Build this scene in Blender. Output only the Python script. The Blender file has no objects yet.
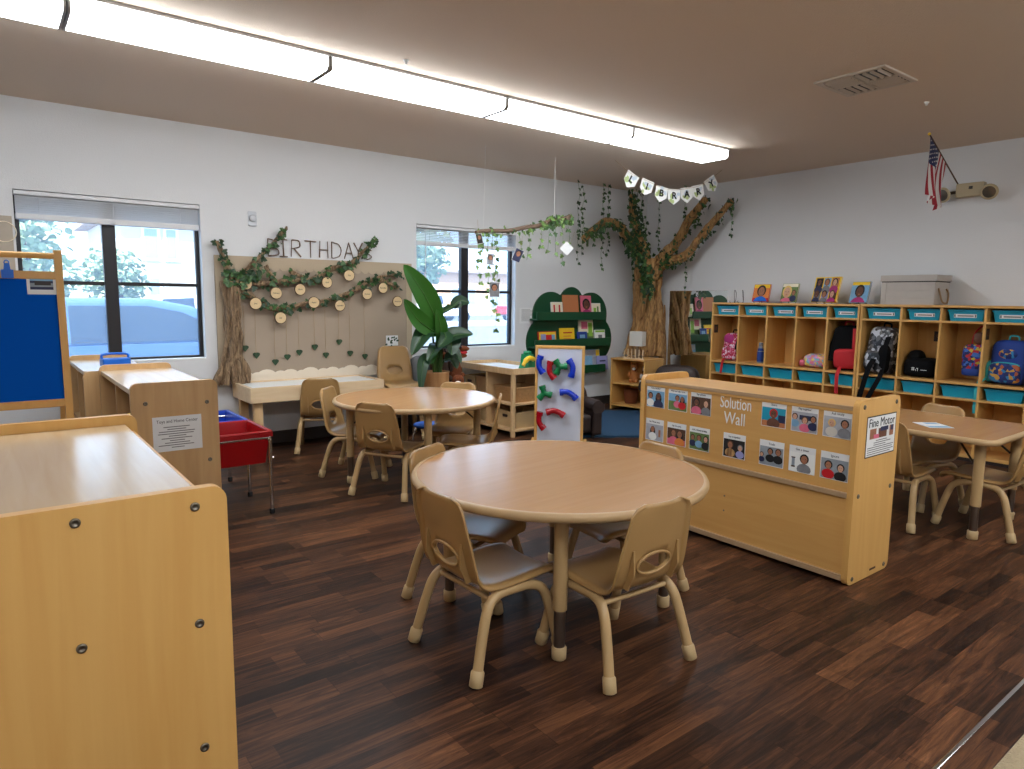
import bpy, bmesh, math, random
from mathutils import Vector, Matrix
PI = math.pi
random.seed(7)
SC = bpy.context.scene
COL = SC.collection

# ------------------------------------------------------------------ materials
def lin(c):
    r = []
    for v in c[:3]:
        v = v / 255.0
        r.append(v / 12.92 if v <= 0.04045 else ((v + 0.055) / 1.055) ** 2.4)
    return (r[0], r[1], r[2], 1.0)
MATS = {}
def _new(name):
    m = bpy.data.materials.new(name); m.use_nodes = True
    nt = m.node_tree
    return m, nt, nt.nodes['Principled BSDF']
def mat(name, col, rough=.5, metal=0.0, spec=.5, emit=None, estr=0.0, coat=0.0, bump=0.0, bscale=60.0, var=0.0, vscale=6.0):
    if name in MATS: return MATS[name]
    m, nt, b = _new(name)
    b.inputs['Base Color'].default_value = lin(col)
    b.inputs['Roughness'].default_value = rough
    b.inputs['Metallic'].default_value = metal
    b.inputs['Specular IOR Level'].default_value = spec
    b.inputs['Coat Weight'].default_value = coat
    b.inputs['Coat Roughness'].default_value = .15
    if emit:
        b.inputs['Emission Color'].default_value = lin(emit); b.inputs['Emission Strength'].default_value = estr
    tc = None
    if bump or var:
        tc = nt.nodes.new('ShaderNodeTexCoord')
    if var:
        n = nt.nodes.new('ShaderNodeTexNoise'); n.inputs['Scale'].default_value = vscale; n.inputs['Detail'].default_value = 4
        nt.links.new(tc.outputs['Object'], n.inputs['Vector'])
        mx = nt.nodes.new('ShaderNodeMix'); mx.data_type = 'RGBA'
        a = lin(col); mx.inputs[6].default_value = tuple(min(1, x * (1 - var)) for x in a[:3]) + (1,)
        mx.inputs[7].default_value = tuple(min(1, x * (1 + var)) for x in a[:3]) + (1,)
        nt.links.new(n.outputs['Fac'], mx.inputs[0]); nt.links.new(mx.outputs[2], b.inputs['Base Color'])
    if bump:
        n = nt.nodes.new('ShaderNodeTexNoise'); n.inputs['Scale'].default_value = bscale; n.inputs['Detail'].default_value = 3
        nt.links.new(tc.outputs['Object'], n.inputs['Vector'])
        bp = nt.nodes.new('ShaderNodeBump'); bp.inputs['Strength'].default_value = bump; bp.inputs['Distance'].default_value = .01
        nt.links.new(n.outputs['Fac'], bp.inputs['Height']); nt.links.new(bp.outputs['Normal'], b.inputs['Normal'])
    MATS[name] = m
    return m
def wood(name, c1, c2, sc=(22, 22, 1.6), rough=.4, spec=.4, coat=0.0):
    if name in MATS: return MATS[name]
    m, nt, b = _new(name)
    tc = nt.nodes.new('ShaderNodeTexCoord'); mp = nt.nodes.new('ShaderNodeMapping'); mp.inputs['Scale'].default_value = sc
    nt.links.new(tc.outputs['Object'], mp.inputs['Vector'])
    n = nt.nodes.new('ShaderNodeTexNoise'); n.inputs['Scale'].default_value = 1.0; n.inputs['Detail'].default_value = 6; n.inputs['Distortion'].default_value = .6
    nt.links.new(mp.outputs['Vector'], n.inputs['Vector'])
    r = nt.nodes.new('ShaderNodeValToRGB'); r.color_ramp.elements[0].position = .3; r.color_ramp.elements[1].position = .7
    r.color_ramp.elements[0].color = lin(c2); r.color_ramp.elements[1].color = lin(c1)
    nt.links.new(n.outputs['Fac'], r.inputs['Fac']); nt.links.new(r.outputs['Color'], b.inputs['Base Color'])
    b.inputs['Roughness'].default_value = rough; b.inputs['Specular IOR Level'].default_value = spec
    b.inputs['Coat Weight'].default_value = coat; b.inputs['Coat Roughness'].default_value = .2
    MATS[name] = m
    return m
def crumple(name, c1, c2, sc):
    m, nt, b = _new(name); L = nt.links.new; N = nt.nodes.new
    tc = N('ShaderNodeTexCoord'); mp = N('ShaderNodeMapping'); mp.inputs['Scale'].default_value = sc; L(tc.outputs['Object'], mp.inputs['Vector'])
    n = N('ShaderNodeTexNoise'); n.inputs['Scale'].default_value = 1; n.inputs['Detail'].default_value = 5; n.inputs['Distortion'].default_value = 1.4; L(mp.outputs[0], n.inputs['Vector'])
    r = N('ShaderNodeValToRGB'); r.color_ramp.elements[0].position = .35; r.color_ramp.elements[1].position = .62
    r.color_ramp.elements[0].color = lin(c2); r.color_ramp.elements[1].color = lin(c1); L(n.outputs['Fac'], r.inputs['Fac']); L(r.outputs[0], b.inputs['Base Color'])
    bp = N('ShaderNodeBump'); bp.inputs['Strength'].default_value = 1; bp.inputs['Distance'].default_value = .03; L(n.outputs['Fac'], bp.inputs['Height']); L(bp.outputs[0], b.inputs['Normal'])
    b.inputs['Roughness'].default_value = .7; MATS[name] = m
crumple('kraft', (192, 148, 92), (132, 90, 50), (26, 26, 7)); crumple('kraft_grey', (160, 132, 100), (104, 80, 58), (50, 50, 8))
def M(n): return MATS[n]

# ------------------------------------------------------------------ mesh builder
class MB:
    def __init__(s): s.v = []; s.f = []; s.mi = []; s.sm = []
    def add(s, vs, fs, mi=0, smooth=False):
        o = len(s.v); s.v += [tuple(v) for v in vs]
        for f in fs: s.f.append([i + o for i in f]); s.mi.append(mi); s.sm.append(smooth)
        return s
    def box(s, x0, x1, y0, y1, z0, z1, mi=0):
        return s.add([(x, y, z) for x in (x0, x1) for y in (y0, y1) for z in (z0, z1)],
                     [(0, 1, 3, 2), (4, 6, 7, 5), (0, 4, 5, 1), (2, 3, 7, 6), (0, 2, 6, 4), (1, 5, 7, 3)], mi)
    def cb(s, c, d, mi=0, rot=None):
        n = MB().box(-d[0]/2, d[0]/2, -d[1]/2, d[1]/2, -d[2]/2, d[2]/2)
        vs = [Vector(v) for v in n.v]
        if rot is not None: vs = [rot @ v for v in vs]
        return s.add([v + Vector(c) for v in vs], n.f, mi)
    def tube(s, pts, r, n=10, mi=0, caps=True, flat=1.0):
        pts = [Vector(p) for p in pts]; k = len(pts)
        rs = r if isinstance(r, (list, tuple)) else [r] * k
        vs = []; u = None
        for i, p in enumerate(pts):
            t = (pts[min(i+1, k-1)] - pts[max(i-1, 0)]).normalized()
            if u is None:
                u = Vector((0, 0, 1)) if abs(t.z) < .9 else Vector((1, 0, 0))
            u = (u - t * u.dot(t)); u = u.normalized() if u.length > 1e-6 else t.orthogonal().normalized()
            w = t.cross(u)
            for j in range(n):
                a = 2 * PI * j / n
                vs.append(p + (u * math.cos(a) + w * (math.sin(a) * flat)) * rs[i])
        fs = [(i*n+j, i*n+(j+1) % n, (i+1)*n+(j+1) % n, (i+1)*n+j) for i in range(k-1) for j in range(n)]
        s.add(vs, fs, mi, True)
        if caps:
            s.add(vs[:n], [list(range(n))[::-1]], mi); s.add(vs[-n:], [list(range(n))], mi)
        return s
    def lathe(s, prof, c=(0, 0, 0), n=32, mi=0, smooth=True, closed=False):
        vs = []; k = len(prof)
        for r, z in prof:
            for j in range(n):
                a = 2*PI*j/n; vs.append((c[0]+r*math.cos(a), c[1]+r*math.sin(a), c[2]+z))
        fs = [(i*n+j, i*n+(j+1) % n, (i+1)*n+(j+1) % n, (i+1)*n+j) for i in range(k-1) for j in range(n)]
        s.add(vs, fs, mi, smooth)
        if not closed:
            if prof[0][0] > 1e-5: s.add(vs[:n], [list(range(n))[::-1]], mi)
            if prof[-1][0] > 1e-5: s.add(vs[-n:], [list(range(n))], mi)
        return s
    def prism(s, poly, org, ex, ey, depth, mi=0, smooth=False):
        """polygon (list of 2d) in the plane org+ex*u+ey*v, pushed depth along ex x ey"""
        org, ex, ey = Vector(org), Vector(ex), Vector(ey); nz = ex.cross(ey).normalized() * depth
        n = len(poly); a = [org + ex*p[0] + ey*p[1] for p in poly]; b = [p + nz for p in a]
        s.add(a, [list(range(n))[::-1]], mi); s.add(b, [list(range(n))], mi)
        return s.add(a + b, [(i, (i+1) % n, n+(i+1) % n, n+i) for i in range(n)], mi, smooth)
    def poly(s, pts, mi=0, smooth=False):
        return s.add(pts, [list(range(len(pts)))], mi, smooth)
    def ell(s, c, r, e=1.0, nu=18, nv=12, mi=0, rot=None):
        def sg(x, p): return math.copysign(abs(x) ** p, x)
        vs = []
        for i in range(nv + 1):
            ph = -PI/2 + PI*i/nv
            for j in range(nu):
                th = 2*PI*j/nu
                v = Vector((r[0]*sg(math.cos(ph), e)*sg(math.cos(th), e), r[1]*sg(math.cos(ph), e)*sg(math.sin(th), e), r[2]*sg(math.sin(ph), e)))
                if rot is not None: v = rot @ v
                vs.append(v + Vector(c))
        fs = [(i*nu+j, i*nu+(j+1) % nu, (i+1)*nu+(j+1) % nu, (i+1)*nu+j) for i in range(nv) for j in range(nu)]
        return s.add(vs, fs, mi, True)
    def leaf(s, p, d, nrm, L, W, mi=0, kind='ivy', fold=.18):
        p, d = Vector(p), Vector(d).normalized(); nrm = Vector(nrm)
        w = d.cross(nrm); w = w.normalized() if w.length > 1e-4 else d.orthogonal().normalized(); n = w.cross(d)
        if kind == 'ivy':
            o = [(0, 0), (.12, .42), (.32, .5), (.42, .24), (.62, .30), (1, 0)]
        elif kind == 'heart':
            o = [(.12, 0), (0, .26), (.12, .48), (.36, .5), (.66, .28), (1, 0)]
        else:
            o = [(0, .02), (.15, .3), (.4, .5), (.65, .42), (.88, .18), (1, 0)]
        k = len(o)
        mid = [p + d*(a*L) for a, b in o]
        R = [p + d*(a*L) + w*(b*W) + n*(b*fold*W) for a, b in o]
        Lf = [p + d*(a*L) - w*(b*W) + n*(b*fold*W) for a, b in o]
        s.add(mid + R + Lf, [(i, k+i, k+i+1, i+1) for i in range(k-1)] + [(i, i+1, 2*k+i+1, 2*k+i) for i in range(k-1)], mi, False)
        return s
    def rrect(s, w, h, r, org, ex, ey, depth, mi=0, n=5):
        P = []
        for cx, cy, a0 in ((w/2-r, h/2-r, 0), (-w/2+r, h/2-r, PI/2), (-w/2+r, -h/2+r, PI), (w/2-r, -h/2+r, 1.5*PI)):
            for i in range(n+1):
                a = a0 + PI/2*i/n; P.append((cx+r*math.cos(a), cy+r*math.sin(a)))
        return s.prism(P, org, ex, ey, depth, mi)

def obj(name, mb, m, parent=None, bevel=0.0, seg=2, loc=None, solid=0.0, subsurf=0):
    me = bpy.data.meshes.new(name)
    me.from_pydata(mb.v, [], mb.f)
    ms = m if isinstance(m, (list, tuple)) else [m]
    for x in ms: me.materials.append(MATS[x] if isinstance(x, str) else x)
    me.polygons.foreach_set('material_index', mb.mi); me.polygons.foreach_set('use_smooth', mb.sm)
    me.update()
    o = bpy.data.objects.new(name, me); COL.objects.link(o)
    if parent is not None: o.parent = parent
    if loc is not None: o.location = loc
    if solid:
        q = o.modifiers.new('s', 'SOLIDIFY'); q.thickness = solid; q.offset = 0
    if bevel:
        q = o.modifiers.new('b', 'BEVEL'); q.width = bevel; q.segments = seg; q.limit_method = 'ANGLE'; q.angle_limit = .7
    if subsurf:
        q = o.modifiers.new('u', 'SUBSURF'); q.levels = subsurf; q.render_levels = subsurf
    return o
def tag(o, label, cat, group=None, kind=None):
    o['label'] = label; o['category'] = cat
    if group: o['group'] = group
    if kind: o['kind'] = kind
    return o
def thing(name, label, cat, loc=(0, 0, 0), rz=0.0, group=None):
    o = bpy.data.objects.new(name, None); COL.objects.link(o); o.empty_display_size = .05
    o.location = loc; o.rotation_euler = (0, 0, rz)
    return tag(o, label, cat, group)
def struct(name, mb, m, parent=None, bevel=0.0):
    o = obj(name, mb, m, parent, bevel)
    if parent is None: o['kind'] = 'structure'
    return o
def dup(root, loc=None, rz=None, label=None, group=None):
    def cp(o, par):
        c = o.copy(); COL.objects.link(c)
        if par is not None: c.parent = par
        for ch in list(o.children): cp(ch, c)
        return c
    r = cp(root, None)
    if loc is not None: r.location = loc
    if rz is not None: r.rotation_euler = (0, 0, rz)
    if label: r['label'] = label
    if group: r['group'] = group
    return r
def text(name, body, size, org, ex, ey, m, parent=None, sx=1.0, ext=.0006, align='CENTER', bold=0.0):
    cu = bpy.data.curves.new(name, 'FONT'); cu.body = body; cu.size = size; cu.extrude = ext; cu.offset = bold; cu.resolution_u = 3
    cu.align_x = align; cu.align_y = 'CENTER'
    t = bpy.data.objects.new(name + '_tmp', cu); COL.objects.link(t)
    dg = bpy.context.evaluated_depsgraph_get()
    me = bpy.data.meshes.new_from_object(t.evaluated_get(dg))
    bpy.data.objects.remove(t); bpy.data.curves.remove(cu)
    ex, ey = Vector(ex).normalized(), Vector(ey).normalized(); nz = ex.cross(ey)
    mtx = Matrix(((ex.x*sx, ey.x, nz.x, org[0]), (ex.y*sx, ey.y, nz.y, org[1]), (ex.z*sx, ey.z, nz.z, org[2]), (0, 0, 0, 1)))
    me.transform(mtx); me.name = name
    me.materials.clear(); me.materials.append(MATS[m])
    o = bpy.data.objects.new(name, me); COL.objects.link(o)
    if parent is not None: o.parent = parent
    return o
def smooth_path(pts, n=6):
    P = [Vector(p) for p in pts]; out = []
    for i in range(len(P) - 1):
        p0, p1, p2, p3 = P[max(i-1, 0)], P[i], P[i+1], P[min(i+2, len(P)-1)]
        for k in range(n):
            t = k / n
            out.append(.5*((2*p1) + (p2-p0)*t + (2*p0-5*p1+4*p2-p3)*t*t + (3*p1-p0-3*p2+p3)*t*t*t))
    out.append(P[-1]); return out
def rnd(a, b): return random.uniform(a, b)
def face_dir(f):   # rotation that turns local +y to the heading f
    return math.atan2(f[1], f[0]) - PI/2

# ------------------------------------------------------------------ material list
wood('maple', (216, 168, 98), (209, 158, 88), (26, 26, 1.5), .42)
wood('maple_flat', (212, 164, 98), (204, 153, 87), (26, 1.5, 26), .36)
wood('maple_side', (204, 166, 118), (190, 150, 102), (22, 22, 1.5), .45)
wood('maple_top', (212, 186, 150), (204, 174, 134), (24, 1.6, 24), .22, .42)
wood('table_laminate', (186, 140, 94), (179, 132, 86), (1.6, 40, 40), .23, .5)
wood('ply_edge', (178, 150, 116), (160, 130, 98), (1, 1, 60), .5)
wood('pine', (214, 180, 136), (200, 162, 116), (30, 30, 2), .5)
wood('birch', (222, 196, 160), (208, 178, 140), (2, 26, 26), .5)
wood('pot_wood', (184, 138, 92), (164, 116, 72), (30, 30, 2), .55)
mat('tan_plastic', (170, 133, 84), .3, spec=.5)
mat('tan_tube', (184, 152, 106), .38)
mat('tan_edge', (184, 152, 110), .4)
mat('foot_plastic', (196, 168, 124), .5)
mat('sleeve_metal', (120, 104, 92), .3, metal=.8)
mat('chrome', (215, 215, 215), .15, metal=1)
mat('dark_metal', (60, 52, 46), .4, metal=.6)
mat('bolt_metal', (120, 112, 100), .35, metal=.9)
mat('black', (18, 18, 20), .6)
mat('black_shine', (16, 16, 18), .3)
mat('white', (235, 235, 232), .5)
mat('paper', (226, 226, 226), .6)
mat('print_ink', (60, 58, 60), .7)
mat('grey_ink', (120, 118, 118), .7)
mat('teal', (22, 150, 180), .35)
mat('green_paint', (6, 68, 38), .45)
mat('leaf_dark', (34, 62, 32), .5, var=.35, vscale=14)
mat('leaf_mid', (60, 94, 44), .5, var=.3, vscale=14)
mat('leaf_light', (110, 140, 72), .55, var=.25, vscale=14)
mat('plant_leaf', (44, 92, 28), .38, var=.22, vscale=5)
mat('plant_leaf_deep', (30, 62, 34), .38, var=.25, vscale=5)
mat('plant_stem', (66, 100, 46), .5)
mat('twig', (112, 90, 74), .8, bump=.5, bscale=90, var=.3, vscale=20)
mat('linen', (162, 145, 127), .9, bump=.25, bscale=300, var=.05, vscale=3)
mat('linen_light', (180, 162, 138), .9, bump=.25, bscale=300)
mat('lace', (224, 210, 190), .9)
mat('slice_wood', (212, 184, 140), .6, var=.12, vscale=30)
mat('bark', (84, 62, 44), .85)
mat('jute', (164, 134, 92), .9)
mat('red_plastic', (150, 4, 12), .32, spec=.5)
mat('blue_plastic', (10, 62, 170), .32)
mat('blue_felt', (0, 80, 176), .9, spec=.1)
mat('bright_blue', (0, 96, 200), .4)
mat('red', (196, 28, 36), .45)
mat('yellow', (240, 196, 36), .45)
mat('orange', (222, 130, 60), .5)
mat('tan_book', (186, 116, 72), .5)
mat('pink', (216, 104, 130), .5, var=.2, vscale=40)
mat('magenta', (168, 40, 110), .6)
mat('lime', (140, 190, 60), .5)
mat('sky_print', (120, 166, 200), .5, var=.25, vscale=30)
mat('navy', (34, 40, 76), .6, var=.4, vscale=40)
mat('grass_print', (104, 128, 70), .6, var=.4, vscale=40)
mat('cream', (238, 226, 200), .6)
mat('grey', (122, 122, 126), .8, var=.3, vscale=40)
mat('grey_fabric', (120, 122, 126), .9, bump=.3, bscale=200)
mat('lilac', (150, 150, 200), .5)
mat('skin_dark', (104, 64, 46), .6, var=.3, vscale=50)
mat('skin_mid', (160, 106, 78), .6, var=.25, vscale=50)
mat('skin_light', (208, 160, 132), .6, var=.2, vscale=50)
mat('hair_black', (26, 20, 20), .7)
mat('hair_brown', (84, 56, 36), .7, var=.4, vscale=60)
mat('hair_blonde', (226, 190, 110), .7)
mat('wall_print', (140, 148, 156), .6, var=.3, vscale=30)
mat('room_print', (166, 168, 176), .6, var=.3, vscale=30)
mat('pale_blue_print', (196, 208, 220), .6); mat('pale_green_print', (178, 194, 132), .6)
mat('brown_leather', (48, 34, 30), .5, bump=.15, bscale=60)
mat('rug_blue', (34, 70, 100), .95, bump=.5, bscale=220, var=.15, vscale=40)
mat('wicker', (176, 132, 84), .7, bump=.9, bscale=110, var=.3, vscale=40)
mat('fabric_bin', (206, 176, 130), .8, bump=.3, bscale=160)
mat('plush_brown', (120, 62, 30), .95, bump=.8, bscale=90, var=.25, vscale=20)
mat('plush_dark', (66, 48, 38), .95, bump=.8, bscale=90, var=.25, vscale=20)
mat('plush_orange', (190, 120, 62), .95, bump=.8, bscale=90, var=.25, vscale=20)
mat('plush_white', (222, 214, 204), .95, bump=.6, bscale=90)
mat('box_wash', (180, 172, 164), .75, var=.06, vscale=12)
mat('rope', (150, 122, 88), .9)
mat('green_toy', (18, 130, 84), .35)
mat('beige_body', (176, 160, 128), .5)
mat('lens', (120, 116, 108), .12, metal=.7)
mat('flag_red', (150, 24, 40), .8)
mat('flag_white', (214, 208, 204), .8)
mat('flag_blue', (36, 44, 84), .8)
blotchy = [(40, 40, 44), (150, 150, 154), (70, 70, 74), (24, 24, 28), (190, 190, 196), (100, 98, 98)]
mat('black_fabric', (9, 9, 11), .8, spec=.15, bump=.2, bscale=150)
mat('red_fabric', (186, 24, 34), .7, bump=.2, bscale=150)
mat('blue_fabric', (26, 60, 140), .7, bump=.2, bscale=150)
mat('teal_fabric', (50, 170, 176), .7, bump=.2, bscale=150)
mat('mirror', (235, 238, 238), .015, metal=1)
mat('lamp_shade', (206, 200, 190), .8)
mat('poster_tan', (176, 164, 148), .8, var=.2, vscale=9)
mat('board_white', (206, 212, 228), .25, spec=.5)
mat('clear_plate', (196, 198, 204), .15)
mat('window_frame', (44, 42, 44), .4, metal=.4)
mat('blind', (214, 214, 216), .45)
mat('vent_white', (196, 184, 170), .5)
mat('carpet', (168, 150, 120), .98, bump=1.0, bscale=160, var=.2, vscale=60)
mat('vinyl_base', (58, 50, 46), .6)
def blotch(name, cols, scale=14, rough=.7):
    m, nt, b = _new(name)
    tc = nt.nodes.new('ShaderNodeTexCoord'); v = nt.nodes.new('ShaderNodeTexVoronoi'); v.inputs['Scale'].default_value = scale
    nt.links.new(tc.outputs['Object'], v.inputs['Vector'])
    sp = nt.nodes.new('ShaderNodeSeparateColor'); nt.links.new(v.outputs['Color'], sp.inputs[0])
    r = nt.nodes.new('ShaderNodeValToRGB'); r.color_ramp.interpolation = 'CONSTANT'
    while len(r.color_ramp.elements) < len(cols): r.color_ramp.elements.new(.5)
    for i, c in enumerate(cols):
        r.color_ramp.elements[i].position = i / len(cols); r.color_ramp.elements[i].color = lin(c)
    nt.links.new(sp.outputs[0], r.inputs['Fac']); nt.links.new(r.outputs['Color'], b.inputs['Base Color'])
    b.inputs['Roughness'].default_value = rough; MATS[name] = m
blotch('pink_pattern', [(180, 30, 60), (220, 200, 210), (196, 60, 100), (150, 24, 44), (210, 120, 150)], 60)
blotch('rainbow_shine', [(220, 120, 150), (120, 190, 210), (230, 210, 110), (190, 150, 210), (220, 160, 120)], 46, .3)
blotch('hero_pattern', [(30, 60, 150), (180, 40, 44), (24, 36, 90), (60, 110, 190), (200, 180, 60)], 44)
blotch('kid_pattern', [(20, 50, 120), (200, 150, 60), (40, 120, 170), (24, 40, 100), (170, 90, 50)], 34)
blotch('silver_fabric', blotchy, 34, .3)
blotch('plaid_pattern', [(40, 90, 70), (200, 80, 50), (230, 190, 70), (60, 120, 170)], 40)
LIGHT_E, SKY_E, SUN_E, EXPO = 11.8, 5.0, 11.0, 0.58
# ------------------------------------------------------------------ room shell
XR, YB, ZC = 6.81, 6.02, 2.655
XL, YF = -2.6, -2.6
def floor_material():
    m, nt, b = _new('floor_planks'); L = nt.links; N = nt.nodes.new
    tc = N('ShaderNodeTexCoord'); sx = N('ShaderNodeSeparateXYZ'); L.new(tc.outputs['Object'], sx.inputs[0])
    def mth(op, a, bb=None, c=None):
        q = N('ShaderNodeMath'); q.operation = op
        for i, v in enumerate((a, bb, c)):
            if v is None: continue
            if isinstance(v, (int, float)): q.inputs[i].default_value = v
            else: L.new(v, q.inputs[i])
        return q.outputs[0]
    yy = mth('DIVIDE', sx.outputs['Y'], .125); row = mth('FLOOR', yy)
    w1 = N('ShaderNodeTexWhiteNoise'); w1.noise_dimensions = '1D'; L.new(row, w1.inputs['W'])
    xx = mth('ADD', mth('DIVIDE', sx.outputs['X'], 1.0), mth('MULTIPLY', w1.outputs['Value'], 7.3))
    col = mth('FLOOR', xx)
    cb = N('ShaderNodeCombineXYZ'); L.new(row, cb.inputs[0]); L.new(col, cb.inputs[1])
    w2 = N('ShaderNodeTexWhiteNoise'); w2.noise_dimensions = '3D'; L.new(cb.outputs[0], w2.inputs['Vector'])
    # shorter blocks printed inside each plank
    xb = mth('ADD', mth('MULTIPLY', sx.outputs['X'], 2.6), mth('MULTIPLY', w1.outputs['Value'], 3.1)); colb = mth('FLOOR', xb)
    yb = mth('FLOOR', mth('MULTIPLY', yy, 2.0))
    cb2 = N('ShaderNodeCombineXYZ'); L.new(yb, cb2.inputs[0]); L.new(colb, cb2.inputs[1]); cb2.inputs[2].default_value = 3.7
    w3 = N('ShaderNodeTexWhiteNoise'); w3.noise_dimensions = '3D'; L.new(cb2.outputs[0], w3.inputs['Vector'])
    mp = N('ShaderNodeMapping'); mp.inputs['Scale'].default_value = (2.4, 30, 1); L.new(tc.outputs['Object'], mp.inputs['Vector'])
    off = N('ShaderNodeVectorMath'); off.operation = 'ADD'; L.new(mp.outputs[0], off.inputs[0])
    sc = N('ShaderNodeVectorMath'); sc.operation = 'SCALE'; L.new(w2.outputs['Color'], sc.inputs[0]); sc.inputs['Scale'].default_value = 40; L.new(sc.outputs[0], off.inputs[1])
    nz = N('ShaderNodeTexNoise'); nz.inputs['Scale'].default_value = 1; nz.inputs['Detail'].default_value = 7; nz.inputs['Roughness'].default_value = .7; nz.inputs['Distortion'].default_value = 1.6
    L.new(off.outputs[0], nz.inputs['Vector'])
    val = mth('ADD', mth('ADD', mth('MULTIPLY', w2.outputs['Value'], .27), mth('MULTIPLY', w3.outputs['Value'], .31)), mth('MULTIPLY', mth('SUBTRACT', nz.outputs['Fac'], .5), 1.25))
    val = mth('ADD', val, .12)
    r = N('ShaderNodeValToRGB'); cols = [(0, (24, 14, 11)), (.22, (40, 25, 18)), (.45, (72, 45, 30)), (.7, (108, 70, 45)), (1, (156, 110, 74))]
    while len(r.color_ramp.elements) < len(cols): r.color_ramp.elements.new(.5)
    for i, (p, c) in enumerate(cols): r.color_ramp.elements[i].position = p; r.color_ramp.elements[i].color = lin(c)
    L.new(val, r.inputs['Fac'])
    # joints
    fy = mth('FRACT', yy); fx = mth('FRACT', xx)
    jy = mth('MINIMUM', fy, mth('SUBTRACT', 1, fy)); jx = mth('MINIMUM', fx, mth('SUBTRACT', 1, fx))
    j = mth('MINIMUM', mth('MULTIPLY', jy, .125), mth('MULTIPLY', jx, 1.0))
    jm = N('ShaderNodeMapRange'); jm.inputs['From Max'].default_value = .002; jm.inputs['To Min'].default_value = .45; L.new(j, jm.inputs['Value'])
    mx = N('ShaderNodeMix'); mx.data_type = 'RGBA'; mx.blend_type = 'MULTIPLY'; mx.inputs[0].default_value = 1
    L.new(r.outputs['Color'], mx.inputs[6]); L.new(jm.outputs[0], mx.inputs[7])
    L.new(mx.outputs[2], b.inputs['Base Color'])
    rr = N('ShaderNodeMapRange'); rr.inputs['To Min'].default_value = .34; rr.inputs['To Max'].default_value = .52; L.new(nz.outputs['Fac'], rr.inputs['Value'])
    L.new(rr.outputs[0], b.inputs['Roughness']); b.inputs['Specular IOR Level'].default_value = .18
    bp = N('ShaderNodeBump'); bp.inputs['Strength'].default_value = .12; bp.inputs['Distance'].default_value = .004
    L.new(val, bp.inputs['Height']); L.new(bp.outputs[0], b.inputs['Normal'])
    MATS['floor'] = m
floor_material()
mat('wall_paint', (216, 216, 217), .75, bump=.18, bscale=140, var=.02, vscale=1.5)
mat('ceiling_paint', (216, 198, 180), .9, bump=.35, bscale=180)

struct('floor', MB().box(XL, XR, YF, YB, -.06, 0), 'floor')
struct('ceiling', MB().box(XL, XR, YF, YB, ZC, ZC+.08), 'ceiling_paint')
W1 = (.215, 1.44); W2 = (3.44, 4.69); WZ = (.78, 2.03)
w = MB()
for a, b in ((XL, W1[0]), (W1[1], W2[0]), (W2[1], XR + .15)): w.box(a, b, YB, YB+.16, -.06, ZC+.08)
for a, b in (W1, W2):
    w.box(a, b, YB, YB+.16, -.06, WZ[0]); w.box(a, b, YB, YB+.16, WZ[1], ZC+.08)
struct('wall_back', w, 'wall_paint')
struct('wall_right', MB().box(XR, XR+.15, YF, YB, -.06, ZC+.08), 'wall_paint')
struct('wall_left', MB().box(XL-.15, XL, YF, YB+.16, -.06, ZC+.08), 'wall_paint')
struct('wall_front', MB().box(XL-.15, XR+.15, YF-.15, YF, -.06, ZC+.08), 'wall_paint')
struct('baseboard_back', MB().box(XL, XR-.012, YB-.012, YB, 0, .11), 'vinyl_base', bevel=.003)
struct('baseboard_right', MB().box(XR-.012, XR, YF, YB, 0, .11), 'vinyl_base', bevel=.003)

# pane: glass with a bluish translucent mix that puts in the glare haze
m, nt, b = _new('window_glass'); nt.nodes.remove(b)
out = nt.nodes['Material Output']; tr = nt.nodes.new('ShaderNodeBsdfTransparent'); tl = nt.nodes.new('ShaderNodeBsdfTranslucent'); gl = nt.nodes.new('ShaderNodeBsdfGlossy')
tr.inputs[0].default_value = (.93, .97, 1, 1); tl.inputs[0].default_value = (.55, .75, 1, 1); gl.inputs['Roughness'].default_value = .02
m1 = nt.nodes.new('ShaderNodeMixShader'); m1.inputs[0].default_value = .10; nt.links.new(tr.outputs[0], m1.inputs[1]); nt.links.new(tl.outputs[0], m1.inputs[2])
m2 = nt.nodes.new('ShaderNodeMixShader'); m2.inputs[0].default_value = .04; nt.links.new(m1.outputs[0], m2.inputs[1]); nt.links.new(gl.outputs[0], m2.inputs[2])
nt.links.new(m2.outputs[0], out.inputs['Surface']); MATS['glass'] = m

def window(n, x0, x1, mx0, mx1, bz):
    r = bpy.data.objects.new('window_%d' % n, None); COL.objects.link(r); r['kind'] = 'structure'
    z0, z1 = WZ; y0, y1 = YB+.07, YB+.115; f = .03
    fr = MB().box(x0, x0+f, y0, y1, z0, z1).box(x1-f, x1, y0, y1, z0, z1).box(x0+f, x1-f, y0, y1, z0, z0+f).box(x0+f, x1-f, y0, y1, z1-f, z1)
    obj('window_frame', fr, 'window_frame', r, .004)
    obj('mullion', MB().box(mx0, mx1, y0-.012, y1, z0+f, z1-f), 'window_frame', r, .004)
    for a, b in ((x0+f, mx0), (mx1, x1-f)):
        obj('glazing_bar', MB().box(a, b, y0+.005, y1-.005, bz-.014, bz+.014), 'window_frame', r, .003)
        obj('pane', MB().box(a, b, YB+.096, YB+.099, z0+f, z1-f), 'glass', r)
    obj('sill', MB().box(x0, x1, YB+.002, YB+.07, z0, z0+.012), 'white', r, .003)
window(1, *W1, .75, .84, 1.385)
window(2, *W2, 4.01, 4.10, 1.375)
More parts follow.
